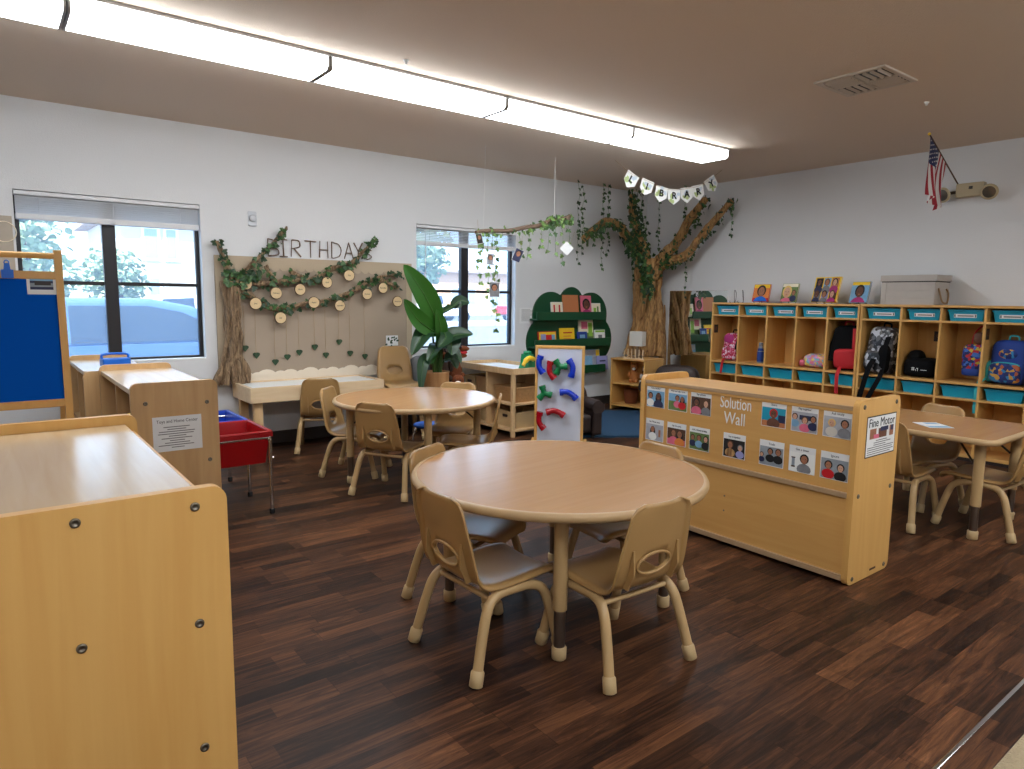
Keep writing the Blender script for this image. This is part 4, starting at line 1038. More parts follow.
plush('dark brown plush toy seated between the plant and the puppet', (3.535, 5.72, .48), -.3, 'plush_dark', 'plush_brown', .40)
plush('small brown plush toy with a white muzzle below the puppet', (3.575, 5.47, .28), -.6, 'plush_brown', 'plush_white', .32)
t = thing('stool', 'small wooden block seat under the plush toy by the plant pot', 'stool', (3.575, 5.46, 0))
obj('block', MB().box(-.09, .09, -.09, .09, 0, .28), 'pine', t, .006)
t = thing('hand_puppet', 'rust brown hand puppet with an open red mouth by the window sill', 'puppet', (3.68, 5.72, .48), -.2)
obj('body', MB().lathe([(.085, 0), (.08, .12), (.06, .22), (0, .25)], (0, 0, 0), 18), 'plush_brown', t)
obj('head', MB().ell((0, -.02, .30), (.075, .075, .085), 1, 16, 12), 'plush_brown', t)
obj('snout', MB().ell((.085, -.04, .325), (.07, .05, .03), 1, 14, 10), 'plush_brown', t)
obj('jaw', MB().ell((.075, -.04, .255), (.055, .045, .022), 1, 14, 10), 'plush_brown', t)
obj('mouth', MB().ell((.075, -.05, .288), (.056, .04, .020), 1, 14, 10), 'red', t)
for s in (-1, 1): obj('ear', MB().ell((-.02+s*.0, -.02+s*.05, .385), (.03, .02, .03), 1, 10, 8), 'plush_brown', t)
obj('eye', MB().ell((.045, -.085, .345), (.012, .01, .013), 1, 8, 6), 'black_shine', t)

# ------------------------------------------------------------------ green tree bookshelf
CI = [((5.52, 1.265), .185), ((5.20, 1.12), .27), ((5.84, 1.12), .27), ((5.13, .82), .285), ((5.92, .82), .285), ((5.52, .66), .27), ((5.30, .60), .18), ((5.80, .60), .19), ((5.52, .95), .4)]
c0 = Vector((5.52, .88)); ol = []
for k in range(120):
    a = 2*PI*k/120; d = Vector((math.cos(a), math.sin(a))); best = .1
    for (c, r) in CI:
        oc = c0 - Vector(c); b_ = oc.dot(d); q = b_*b_ - oc.dot(oc) + r*r
        if q > 0: best = max(best, -b_ + math.sqrt(q))
    p = c0 + d*best; ol.append((p.x, p.y))
t = thing('tree_bookshelf', 'green wall bookshelf shaped like a leafy tree crown', 'bookshelf', (0, 0, 0))
obj('back_panel', MB().prism(ol, (0, 6.018, 0), (1, 0, 0), (0, 0, 1), .02), 'green_paint', t, .003)
LED = [(4.88, 5.965, 1.066), (4.86, 6.055, .752), (5.12, 5.98, .434)]
for a, b, z in LED:
    lg = obj('ledge', MB().box(a, b, 5.88, 5.998, z, z+.015), 'green_paint', t, .002)
    obj('lip', MB().box(a, b, 5.865, 5.88, z, z+.095), 'green_paint', lg, .003)
def flat_book(label, x, z, w, h, cover, pic=None, group='books on the green tree bookshelf', y=5.975, tilt=.12):
    t = thing('picture_book', label, 'book', (x, y, z), 0, group); t.rotation_euler = (-tilt, 0, rnd(-.02, .02))
    obj('pages', MB().box(-w/2+.003, w/2-.003, -.012, -.003, .003, h-.003), 'cream', t)
    cv = MB().box(-w/2, w/2, -.015, -.012, 0, h).box(-w/2, w/2, -.003, 0, 0, h).box(-w/2-.002, -w/2, -.015, 0, 0, h)
    obj('cover', cv, cover, t)
    if pic:
        mb, sl = picture(None, (0, -.0155, h/2), (1, 0, 0), (0, 0, 1), w-.012, h-.012, *pic); obj('cover_art', mb, sl, t)
    return t
z = LED[0][2] + .016
flat_book('white book with two red figures on the top ledge of the green bookshelf', 5.27, z, .17, .19, 'white', ([], 'cream', [(-.35, -.3, -.2, .35, 'red'), (.15, -.3, .3, .35, 'red')]))
flat_book('plain orange-tan book standing tallest on the top ledge', 5.49, z, .25, .275, 'tan_book')
flat_book('pink book with a dark face on the top ledge beside the orange-tan book', 5.72, z, .17, .27, 'pink', ([(0, .12, .2, 'skin_dark', 'hair_black', 'magenta', 0)], 'pink', []), y=5.955)
flat_book('small white book at the right end of the top ledge', 5.90, z, .15, .18, 'white', ([], 'cream', [(-.3, -.3, .0, .2, 'lime'), (.1, -.2, .3, .3, 'grass_print')]))
z = LED[1][2] + .016
flat_book('landscape book with red, blue and yellow art on the middle ledge', 5.13, z, .27, .165, 'red', ([], 'yellow', [(-.5, -.5, .5, -.1, 'orange'), (-.4, -.2, -.1, .35, 'lilac'), (.2, -.3, .45, .3, 'sky_print'), (-.1, -.3, .25, .3, 'red')]))
flat_book('yellow book with red lines standing on the middle ledge', 5.44, z, .23, .20, 'yellow', ([], 'yellow', [(-.3, .2, .35, .28, 'red'), (-.3, .0, .25, .06, 'orange'), (-.3, -.15, .3, -.1, 'orange')]))
flat_book('tall green and cream book behind the small blue book', 5.75, z, .24, .31, 'cream', ([], 'cream', [(-.5, -.5, .5, -.05, 'grass_print'), (-.35, .1, .1, .4, 'pink'), (.15, -.2, .45, .35, 'lime')]))
flat_book('small blue book leaning in front of the tall green and cream book', 5.64, z, .15, .155, 'blue_plastic', ([], 'blue_fabric', [(-.3, 0, .3, .3, 'sky_print')]), y=5.93)
flat_book('white book with a grey animal at the right of the middle ledge', 5.98, z, .17, .17, 'white', ([], 'white', [(-.2, -.3, .2, .15, 'grey'), (-.5, .35, .5, .5, 'lime')]))
z = LED[2][2] + .016
flat_book('pale blue book with a yellow corner on the lowest ledge', 5.86, z, .26, .25, 'sky_print', ([], 'room_print', [(.25, .2, .5, .5, 'yellow'), (-.5, -.5, 0, .2, 'sky_print')]))
flat_book('lilac book leaning in front on the lowest ledge', 5.99, z, .18, .17, 'lilac', ([], 'lilac', [(-.3, .1, .3, .2, 'navy')]), y=5.93)

# ------------------------------------------------------------------ mirror, corner shelf and what stands on it
t = thing('wall_mirror', 'large frameless mirror on the right wall reflecting the green bookshelf', 'mirror', (XR, 5.17, 0))
obj('glass', MB().box(-.008, 0, -.42, .42, .19, 1.425), 'mirror', t, .002)
sr = .17; so_ = Vector((5.90, 5.70, 0))
t = thing('corner_shelf', 'low two-tier wooden shelf in the corner below the paper tree', 'shelf', so_, -PI/2 + sr)
# local x runs along the open front, local y goes back into the corner
Wd, Dp, H = .47, .42, .60
for x in (0, Wd-.018): obj('side_panel', MB().box(x, x+.018, 0, Dp, 0, H), 'maple', t, .003)
obj('top_board', MB().box(-.003, Wd+.003, -.006, Dp, H, H+.02), 'maple_flat', t, .004)
for z in (.05, .31): obj('shelf_board', MB().box(.018, Wd-.018, .004, Dp, z, z+.018), 'maple', t, .002)
obj('back_panel', MB().box(.018, Wd-.018, Dp-.01, Dp, .068, H), 'maple', t)
RZ = Matrix.Rotation(-PI/2+sr, 3, 'Z')
def onshelf(x, y, z): return so_ + RZ @ Vector((x, y, z))
plush('orange and white plush tiger lying on the upper shelf in the corner', onshelf(.22, .17, .328), -PI/2+sr+.5, 'plush_orange', 'plush_white', .24)
plush('small white plush toy tucked beside the tiger on the corner shelf', onshelf(.36, .20, .328), -PI/2+sr, 'plush_white', 'plush_dark', .2)
t = thing('basket', 'round brown basket on the bottom of the corner shelf', 'basket', onshelf(.17, .2, .069))
obj('body', MB().lathe([(.07, 0), (.09, .12), (.085, .17), (.08, .17), (.084, .12), (.064, .01), (0, .01)], (0, 0, 0), 20), 'plush_brown', t)
t = thing('table_lamp', 'square white-shaded lamp on the corner shelf in front of the paper trunk', 'lamp', onshelf(.30, .10, .621), -PI/2+sr)
obj('shade', MB().rrect(.17, .17, .008, (0, .045, .235), (1, 0, 0), (0, 0, 1), .09), 'lamp_shade', t, .004)
obj('base', MB().box(-.05, .05, -.03, .03, 0, .018).box(-.012, .012, -.012, .012, .018, .16), 'kraft_grey', t, .003)
t = thing('peg_rack', 'little wooden rack of upright pegs under the square lamp', 'rack', onshelf(.30, .02, .621), -PI/2+sr)
obj('rail', MB().box(-.14, .14, -.008, .008, 0, .014), 'birch', t)
for k in range(6): obj('peg', MB().tube([(-.125+.05*k, 0, .014), (-.125+.05*k, 0, .115)], .007, 8), 'birch', t)

# ------------------------------------------------------------------ library paper tree in the corner
t = thing('library_tree', 'tall twisted brown paper tree with spreading branches in the room corner', 'paper tree', (0, 0, 0))
cx, cy = 6.55, 5.73
tr = MB()
tr.tube([(cx, cy, .625), (cx, cy, 1.1), (cx+.02, cy+.02, 1.5), (cx+.02, cy+.02, 1.8)], [.15, .12, .11, .10], 16)
NB = 26
for k in range(NB):
    a0 = 2*PI*k/NB; pts = []
    for j in range(11):
        z = .622 + 1.18*j/10; f = j/10
        R = (.225 - .075*min(1, f*2.2) + .02*max(0, f-.6)) * (1.1 if k % 2 else .9)
        a = a0 + .9*f + .25*math.sin(f*5+k*1.7)
        rr_ = R*(1+.12*math.sin(k*2.3+f*7))
        pts.append((cx-.03*f + rr_*math.cos(a)*.80, cy-.02*f + rr_*math.sin(a)*.88, z))
    p = smooth_path(pts, 3); n = len(p)
    tr.tube(p, [(.034 + .009*math.sin(k*3.1+i*.8) + .012*max(0, 1-i/6))*(.8 if k % 3 else 1.15) for i in range(n)], 10)
obj('trunk', tr, 'kraft', t)
LBR = [[(6.50, 5.66, 1.55), (6.40, 5.72, 1.80), (6.25, 5.75, 1.99), (6.03, 5.75, 2.16), (5.82, 5.75, 2.21), (5.62, 5.75, 2.11), (5.45, 5.75, 1.98)],
       [(6.50, 5.68, 1.6), (6.46, 5.72, 1.85), (6.36, 5.75, 2.07), (6.26, 5.75, 2.32), (6.23, 5.75, 2.56)],
       [(6.48, 5.62, 1.6), (6.55, 5.55, 1.80), (6.56, 5.33, 1.98), (6.56, 5.16, 2.22), (6.56, 5.04, 2.35), (6.56, 4.93, 2.45)],
       [(6.46, 5.60, 1.58), (6.54, 5.48, 1.74), (6.56, 5.19, 1.83), (6.56, 4.98, 2.03), (6.56, 4.78, 2.22), (6.56, 4.59, 2.39)]]
for bi, b in enumerate(LBR):
    p = smooth_path(b, 6); n = len(p); s = MB()
    R0, R1 = ((.062, .030), (.070, .032), (.068, .030), (.058, .028))[bi]
    for q in range(5):
        pp = []
        for i, v in enumerate(p):
            f = i/(n-1); R = (R0+(R1-R0)*f)*.62; a = q*2*PI/5 + i*.33
            tt = (p[min(i+1, n-1)]-p[max(i-1, 0)]).normalized(); u = tt.orthogonal().normalized(); w_ = tt.cross(u)
            pp.append(v + (u*math.cos(a) + w_*math.sin(a))*R)
        s.tube(pp, [(R0+(R1-R0)*i/(n-1))*.56*(1+.28*math.sin(i*1.3+q*2)) for i in range(n)], 9)
    obj('branch', s, 'kraft', t)
t2 = MB()
def root_strip(mb, y, z1):
    p = smooth_path([(XR-.05, y, .0), (XR-.05, y+.02, .5), (XR-.045, y+.03, z1*.75), (XR-.04, y+.05, z1)], 5); n = len(p)
    for q in range(3): mb.tube([v + Vector((-.02*math.cos(q*2+i*.3), .025*math.sin(q*2+i*.3), 0)) for i, v in enumerate(p)], [.045*(1-.85*i/(n-1)) for i in range(n)], 8)
root_strip(t2, 5.62, 1.25)
obj('root', t2, 'kraft', t)
lf = MB()
for b, c, sp in zip(LBR, (230, 210, 130, 120), (.075, .085, .065, .06)): ivy_on(lf, smooth_path(b, 6), c, sp, .055)
ivy_on(lf, smooth_path([(6.30, 5.56, 1.42), (6.26, 5.57, 1.65), (6.16, 5.62, 1.85), (6.05, 5.66, 2.0)], 6), 230, .085, .055)
ivy_on(lf, smooth_path([(6.42, 5.42, 1.72), (6.46, 5.40, 1.84)], 6), 26, .06, .05)
obj('leaves', lf, ['leaf_dark', 'leaf_mid'], t)
STR = [((5.41, 5.8), 2.64, 1.69), ((5.50, 5.82), 2.6, 1.81), ((5.80, 5.8), 2.65, 1.64), ((5.91, 5.82), 2.65, 1.8), ((6.13, 5.62), 2.50, 1.49), ((6.26, 5.55), 2.3, 1.25), ((6.47, 5.8), 2.65, 2.13), ((6.62, 5.66), 2.65, 1.92),
       ((6.62, 5.27), 2.65, 2.19), ((6.62, 5.22), 1.80, 1.34), ((6.62, 5.06), 2.34, 2.16), ((6.62, 4.62), 2.37, 1.98)]
SN = ['leftmost strand, clear of the branches', 'second strand from the left, beside the drooping branch', 'strand over the crook of the drooping branch', 'strand right of the crook of the drooping branch', 'strand down the left side of the trunk', 'longest strand falling in front of the trunk',
      'strand behind the first pennants', 'strand dropping behind the middle pennants', 'strand behind the pennant before last', 'low strand hanging beside the mirror', 'short strand under the second right branch', 'strand at the tip of the far right branch']
def ivy_strand(xy, z1, z0, label, group, mats, size=.042, gap=.062, parent=None):
    if parent is None: t = thing('ivy_strand', label, 'ivy strand', (xy[0], xy[1], z1), 0, group)
    else:
        t = bpy.data.objects.new('ivy_strand', None); COL.objects.link(t); t.parent = parent; t.location = (xy[0], xy[1], z1)
    n = max(3, int((z1-z0)/.07)); p = [Vector((.012*math.sin(i*1.3+xy[0]*9), .010*math.cos(i*1.7), -(z1-z0)*i/n)) for i in range(n+1)]
    obj('stem', MB().tube(p, .0018, 5), 'plant_stem', t)
    lf = MB(); z = -.01; k = 0
    while z > -(z1-z0):
        i = min(n-1, int(-z/(z1-z0)*n)); v = p[i].copy(); v.z = z
        for q in range(random.choice((1, 2, 2))):
            d = Vector((rnd(-1, 1), rnd(-.8, .2), rnd(-1.3, -.2))); s = size*rnd(.75, 1.25)
            lf.leaf(v, d, (rnd(-.5, .5)-.3, -1, rnd(-.2, .6)), s, s*.95, random.randrange(2))
        z -= gap*rnd(.6, 1.4)
    obj('leaves', lf, mats, t)
for (xy, a, b), nm in zip(STR, SN): ivy_strand(xy, a, b, 'hanging ivy at the library tree, ' + nm, 'ivy strands hanging around the library tree', ['leaf_dark', 'leaf_mid'])

# ------------------------------------------------------------------ letter banner
BA, BB = Vector((4.966, 4.82, 0)), Vector((6.172, 4.454, 0))
t = thing('letter_banner', 'string of white pennants spelling LIBRARY under the ceiling', 'banner', (0, 0, 0))
def bp(f, z): q = BA.lerp(BB, f); q.z = z; return q
PX = [(.145, 2.485), (.29, 2.43), (.425, 2.375), (.545, 2.36), (.665, 2.385), (.775, 2.42), (.90, 2.51)]
st = [bp(0, ZC-.002)] + [bp(f, z+.055) for f, z in PX] + [bp(1, ZC-.002)]
obj('string', MB().tube(smooth_path(st, 5), .0022, 6), 'jute', t)
exb = (BB-BA).normalized(); nzb = exb.cross(Vector((0, 0, 1)))
for (f, z), c, r in zip(PX, 'LIBRARY', (-.5, -.3, -.16, 0, .12, .25, .62)):
    ex = exb*math.cos(r) + Vector((0, 0, 1))*math.sin(r); ez = -exb*math.sin(r) + Vector((0, 0, 1))*math.cos(r); o = bp(f, z)
    pn = obj('pennant', MB().prism([(-.071, .064), (-.071, -.038), (0, -.09), (.071, -.038), (.071, .064)], o, ex, ez, .0015), 'white', t)
    s = MB()
    nn = ex.cross(ez)
    for k in range(5):
        a = rnd(0, 6.28); s.leaf(o + nn*.0022 + ex*rnd(-.03, .0) + ez*rnd(-.045, -.01), ex*math.cos(a)+ez*math.sin(a), nn, .045, .03, 0, 'lance', .0)
    for k in range(3):
        a = rnd(0, 6.28); s.leaf(o + nn*.0022 + ex*rnd(-.0, .03) + ez*rnd(.0, .03), ex*math.cos(a)+ez*math.sin(a), nn, .05, .035, 1, 'lance', .0)
    obj('leaf_print', s, ['pale_green_print', 'pale_blue_print'], pn)
    text('letter', c, .092, o + nn*.006 + ez*-.004, ex, ez, 'black', pn, 1.0, bold=.003)

# ------------------------------------------------------------------ branch hanging in front of the right window
t = thing('hanging_branch', 'bare branch dressed with ivy hanging from the ceiling in front of the right window', 'branch', (0, 0, 0))
HBT = t
hb = smooth_path([(3.52, 5.1, 1.885), (3.82, 5.1, 1.925), (4.1, 5.1, 1.965), (4.3, 5.1, 2.02), (4.47, 5.1, 2.07), (4.65, 5.1, 2.105)], 5)
s = MB(); n = len(hb)
s.tube([v + Vector((0, .006*math.sin(i*1.1), .008*math.sin(i*.8))) for i, v in enumerate(hb)], [.017+.010*i/n for i in range(n)], 9)
obj('wood', s, 'twig', t)
obj('cut_end', MB().lathe([(0, .002), (.024, 0)], (0, 0, 0), 14), 'slice_wood', t).matrix_local = Matrix.Translation(hb[-1]+Vector((.001, 0, .0003))) @ Vector((1, 0, .2)).to_track_quat('Z', 'Y').to_matrix().to_4x4()
obj('wire', MB().tube([(4.44, 5.1, 2.06), (4.44, 5.1, ZC)], .002, 6).tube([(3.60, 5.1, 1.90), (3.62, 5.1, ZC)], .0012, 6), 'white', t)
lf = MB(); ivy_on(lf, hb, 60, .035, .045); ivy_on(lf, hb[-12:], 40, .05, .055); obj('leaves', lf, ['leaf_mid', 'leaf_light'], t)
HS = [(3.56, 1.87, 1.63, 'leftmost strand'), (3.545, 1.60, 1.38, 'strand ending lowest at the far left'), (3.645, 1.83, 1.29, 'second full strand from the left'), (3.70, 1.90, 1.13, 'third strand from the left'), (3.75, 1.90, 1.01, 'longest strand, over the window mullion'),
      (4.02, 1.93, 1.68, 'first strand right of the window'), (4.12, 1.95, 1.67, 'second strand right of the window'), (4.27, 2.0, 1.77, 'strand under the middle of the branch'), (4.37, 2.03, 1.76, 'strand left of the thick leafy end'), (4.46, 2.05, 1.72, 'strand under the thick leafy end'), (4.55, 2.06, 1.62, 'strand that hangs lowest at the right end'), (4.63, 2.08, 1.80, 'strand at the cut end')]
for x, a, b, nm in HS: ivy_strand((x, 5.095), max(a, 1.9) if a > 1.5 and a < 1.9 else a + (.3 if a < 1.7 else 0), b, 'ivy on the hanging branch, ' + nm, None, ['leaf_mid', 'leaf_light'], .045, .07, HBT)
HC = [(3.53, 1.83, .055, .09, 'small dark photo card at the left end of the hanging branch', 'hair_black', -.2), (3.65, 1.655, .06, .10, 'grey photo card hanging high in front of the right window', 'wall_print', .1), (3.70, 1.385, .095, .135, 'larger grey photo card hanging in the middle of the right window', 'grey', 0), (3.965, 1.705, .08, .12, 'tilted dark photo card hanging beside the window edge', 'navy', .4), (4.575, 1.80, .10, .10, 'white diamond-turned card hanging below the leafy branch end', 'white', .75)]
for x, z, w, h, lab, m, r in HC:
    t = thing('hanging_card', lab, 'card', (x, 5.06, z), 0, 'cards hanging from the branch'); t.rotation_euler = (0, r, -.5)
    obj('sheet', MB().box(-w/2, w/2, -.001, .001, -h/2, h/2), 'paper', t)
    if m != 'white':
        mb, sl = picture(None, (0, -.0015, 0), (1, 0, 0), (0, 0, 1), w-.006, h-.006, [(0, .15, .2, 'skin_mid', 'hair_black', m, 0)], m); obj('picture', mb, sl, t)
    obj('thread', MB().tube([(0, 0, h/2), (-math.sin(r)*.08, 0, h/2+.12)], .001, 4), 'jute', t)

# ------------------------------------------------------------------ rug and dark armchairs
t = thing('floor_mat', 'deep blue mat on the floor between the magnet board and the photo shelf', 'rug', (4.86, 4.30, 0), -.61)
obj('mat', MB().rrect(1.3, 1.5, .05, (-.12, .77, 0), (1, 0, 0), (0, 1, 0), .02), 'rug_blue', t, .006)
def armchair(label, loc, rz, sc=1):
    t = thing('armchair', label, 'armchair', loc, rz, 'dark brown child armchairs')
    obj('seat', MB().box(-.17*sc, .17*sc, -.24*sc, .12*sc, .06, .27*sc), 'brown_leather', t, .03, 4)
    obj('backrest', MB().ell((0, .17*sc, .32*sc), (.27*sc, .09*sc, .27*sc), .55, 24, 14), 'brown_leather', t)
    for s in (-1, 1):
        a = obj('arm', MB().box(s*.23*sc-.055*sc, s*.23*sc+.055*sc, -.25*sc, .16*sc, .04, .34*sc), 'brown_leather', t, .02, 3)
        obj('arm_roll', MB().tube([(s*.23*sc, -.265*sc, .36*sc), (s*.23*sc, .16*sc, .36*sc)], .075*sc, 16), 'brown_leather', a)
    for sx in (-1, 1):
        for sy in (-1, 1): obj('leg', MB().tube([(sx*.2*sc, sy*.15*sc-.03, 0), (sx*.2*sc, sy*.15*sc-.03, .06)], .018, 8), 'black', t)
    return t
armchair('dark brown child armchair half hidden behind the magnet board', (4.38, 4.75, 0), face_dir((-.35, -.94)) + PI, .85)
armchair('dark brown rounded chair back in front of the wall mirror', (6.06, 4.90, 0), face_dir((-.8, -.3)) + PI, .98)
# ------------------------------------------------------------------ coat lockers along the right wall
XC = 6.39; DEP = .38
def locker(label, ys):
    """ys: divider positions along y, descending"""
    t = thing('coat_locker', label, 'locker', (0, 0, 0), 0, 'coat lockers along the right wall'); th = .018
    y1, y0 = ys[0], ys[-1]; H = 1.29
    for y in (y0, y1-th*1.2): obj('side_panel', MB().box(XC, XC+DEP, y, y+th*1.2, 0, H-.001), 'maple', t, .003)
    obj('top_board', MB().box(XC-.003, XC+DEP, y0, y1, H-.022, H), 'maple_flat', t, .003)
    for z, th2 in ((1.15, .018), (.645, .022), (.512, .018), (.045, .028)):
        obj('shelf_board', MB().box(XC+.001, XC+DEP, y0+.02, y1-.02, z-th2/2, z+th2/2), 'maple_flat', t, .002)
    for y in ys[1:-1]: obj('divider', MB().box(XC+.003, XC+DEP-.01, y-.009, y+.009, .05, H-.022), 'maple', t, .002)
    obj('back_panel', MB().box(XC+DEP-.012, XC+DEP-.002, y0+.02, y1-.02, .05, H-.022), 'maple', t)
    obj('toe_kick', MB().box(XC+.02, XC+.035, y0+.02, y1-.02, 0, .03), 'brown_leather', t)
    return t
Y1 = [4.655, 4.312, 3.982, 3.660, 3.342, 3.036]
Y2 = [3.030, 2.678, 2.360, 2.036, 1.712, 1.395]
locker('five-section maple coat locker on the left with four picture books on top', Y1)
locker('maple coat locker on the right with the washed wooden box on top', Y2)
def tray(yc, w, z, label, group, tag_txt=None, dx=0.0):
    b = thing('tray_bin', label, 'bin', (XC+.03+dx, yc, z), 0, group)
    h = .095; s = MB(); d = .30
    def R(i, zz): return [(i*.6, -w/2+i, zz), (d-i*.6, -w/2+i, zz), (d-i*.6, w/2-i, zz), (i*.6, w/2-i, zz)]
    rs = [R(.022, 0), R(.008, h-.016), R(0, h-.014), R(0, h), R(.012, h), R(.030, .006)]
    vs = [p for r in rs for p in r]
    s.add(vs, [(i*4+j, i*4+(j+1) % 4, i*4+4+(j+1) % 4, i*4+4+j) for i in range(5) for j in range(4)]); s.add(rs[0], [(3, 2, 1, 0)]); s.add(rs[-1], [(0, 1, 2, 3)])
    obj('body', s, 'teal', b, .003)
    if tag_txt:
        lb = obj('name_label', MB().box(-.0012, 0, -w*.3, w*.3, -.015, .015), 'paper', b); lb.location = (.0035, rnd(-.012, .012), .044); lb.rotation_euler = (0, -.1, 0)
        m = MB()
        m.box(-.0016, -.0012, -w*.22, w*.2, -.0055, .0045).box(-.0016, -.0012, -w*.29, -w*.25, -.011, .011).box(-.0016, -.0012, w*.25, w*.29, -.011, .011)
        obj('printed_name', m, 'grey_ink', lb)
    return b
ORD = ['first', 'second', 'third', 'fourth', 'fifth']
for Y, un, n in ((Y1, 'left', 5), (Y2, 'right', 4)):
    for i in range(5):
        if un == 'right' and i == 4: continue
        yc, w = (Y[i]+Y[i+1])/2, Y[i]-Y[i+1]-.045
        tray(yc-.008, w, 1.1595, 'labelled teal bin in the top row of the %s locker, %s section from its left' % (un, ORD[i]), 'labelled teal bins in the top row', 'x', .015)
        tray(yc-.005, w, .5215, 'plain teal bin under the coats of the %s locker, %s section from its left' % (un, ORD[i]), 'plain teal bins in the lower row', None, .01)
# small dark photos inside the lockers
for (x, y, z, rz, lab) in ((XC+.06, Y1[0]-.0225, 1.0, 0, 'small dark photo stuck inside the first section above the pink backpack'), (XC+.366, 2.50, 1.01, 2, 'small dark photo inside the section of the black bag'), (XC+.06, Y2[3]-.010, 1.06, 0, 'small dark photo on the divider beside the blue backpack')):
    t = thing('small_photo', lab, 'photo', (x, y, z), -PI/2 if rz else 0, 'small photos inside the lockers')
    obj('sheet', MB().box(-.035, .035, -.001, 0, -.045, .045), 'brown_leather', t)
    obj('face', MB().prism([(.017*math.cos(a*PI/8), .005+.022*math.sin(a*PI/8)) for a in range(16)], (0, -.001, 0), (1, 0, 0), (0, 0, 1), .0004), 'skin_dark', t)
def strap(pts, w, m, name, parent, th=.004):
    p = smooth_path(pts, 5); vs = []; n = len(p)
    for i, c in enumerate(p):
        d = (p[min(i+1, n-1)]-p[max(i-1, 0)]).normalized(); a = Vector((0, 1, 0)); a = (a - d*a.dot(d)).normalized(); nn = d.cross(a)
        vs += [c-a*w/2-nn*th/2, c+a*w/2-nn*th/2, c+a*w/2+nn*th/2, c-a*w/2+nn*th/2]
    s = MB(); s.add(vs, [(i*4+j, i*4+(j+1) % 4, i*4+4+(j+1) % 4, i*4+4+j) for i in range(n-1) for j in range(4)], 0, False)
    s.add(vs[:4], [(3, 2, 1, 0)]); s.add(vs[-4:], [(0, 1, 2, 3)])
    return obj(name, s, m, parent)
ZS = .657
def backpack(label, y, w, h, m, m_pocket, rz=0, d=.15, x=XC+.17, m_trim='black_fabric', tilt=0):
    t = thing('backpack', label, 'backpack', (x, y, ZS), rz)
    t.rotation_euler = (tilt, 0, rz)
    obj('body', MB().ell((0, 0, h/2), (d/2, w/2, h/2), .42, 28, 18), m, t)
    obj('front_pocket', MB().ell((-d/2, 0, h*.27), (.04, w*.42, h*.22), .45, 22, 12), m_pocket, t)
    obj('zip', MB().tube([(-d/2*.72, w*.43*math.cos(a*PI/12), h*.52+h*.40*math.sin(a*PI/12)) for a in range(13)], .004, 6), m_trim, t)
    obj('handle', MB().tube(smooth_path([(0, -.035, h*.97), (0, -.03, h+.03), (0, .03, h+.03), (0, .035, h*.97)], 4), .007, 8), m_trim, t)
    return t
b = backpack('pink and red patterned backpack in the first locker section', Y1[1]+.14, .21, .30, 'pink_pattern', 'pink_pattern', 0, .15, XC+.14, 'black_fabric', .08)
strap([(-.05, -.085, .27), (-.09, -.09, .16), (-.07, -.08, .05)], .05, 'black_fabric', 'shoulder_strap', b)
strap([(-.08, .02, .03), (-.15, .02, .012), (-.165, .02, -.05), (-.165, .025, -.14)], .028, 'red_fabric', 'loose_strap', b)
obj('patch', MB().ell((-.062, .03, .235), (.02, .07, .05), .8, 14, 8), 'magenta', b)
t = thing('water_bottle', 'slim blue water bottle standing in the second locker section', 'bottle', (XC+.11, Y1[2]+.115, ZS))
obj('body', MB().lathe([(.03, 0), (.034, .01), (.034, .12), (.022, .17), (.02, .18)], (0, 0, 0), 20), 'wall_print', t)
obj('sleeve', MB().lathe([(.035, .015), (.035, .115), (.026, .155)], (0, 0, 0), 20), 'blue_fabric', t)
obj('cap', MB().lathe([(.022, .18), (.022, .215), (0, .217)], (0, 0, 0), 16), 'grey', t)
t = thing('bag', 'shiny rainbow pouch lying in the fourth locker section', 'bag', (XC+.15, 3.49, ZS))
obj('body', MB().ell((0, -.01, .07), (.10, .135, .07), .7, 24, 14), 'rainbow_shine', t)
obj('zip', MB().tube([(-.04, -.12, .11), (-.05, 0, .127), (-.04, .10, .11)], .006, 6), 'silver_fabric', t)
obj('side_tab', MB().ell((-.04, .125, .04), (.05, .03, .035), .8, 12, 8), 'pink', t)
b = backpack('black backpack with red straps and a red front pocket in the fifth locker section', 3.18, .27, .43, 'black_fabric', 'red_fabric', .25, .16, XC+.15, 'red_fabric', -.03)
strap([(-.07, -.06, .40), (-.10, -.065, .28), (-.095, -.06, .17)], .03, 'red_fabric', 'shoulder_strap', b)
strap([(-.07, .04, .06), (-.15, .05, .012), (-.175, .06, -.06), (-.175, .06, -.21)], .032, 'red_fabric', 'loose_strap', b)
obj('side_stripe', MB().ell((-.075, -.10, .26), (.02, .02, .11), .6, 10, 10), 'blue_fabric', b)
obj('sleeve', MB().tube(smooth_path([(.0, .10, .38), (-.02, .125, .25), (-.04, .135, .09)], 4), [.03]*4+[.04]*5, 10), 'black_fabric', b)
b = backpack('silver and black backpack spilling its straps in the sixth locker section', 2.875, .25, .43, 'silver_fabric', 'silver_fabric', -.2, .18, XC+.13, 'black_fabric', .1)
strap([(-.05, -.07, .40), (-.13, -.10, .26), (-.12, -.10, .06), (-.155, -.09, -.06), (-.155, -.02, -.24)], .045, 'black_fabric', 'shoulder_strap', b)
strap([(-.07, -.03, .22), (-.15, .0, .10), (-.16, .02, -.02), (-.155, .06, -.26)], .05, 'black_fabric', 'shoulder_strap', b)
obj('mesh_pocket', MB().ell((-.07, -.07, .15), (.06, .05, .13), .6, 16, 10), 'black_fabric', b)
t = thing('bag', 'black soft bag with small white lettering in the seventh locker section', 'bag', (XC+.16, 2.525, ZS))
s = MB(); cx = [(-.14, .02, .03), (-.14, .18, .05), (-.08, .23, .09), (0, .17, .12), (.08, .14, .12), (.14, .12, .10), (.15, .02, .04)]
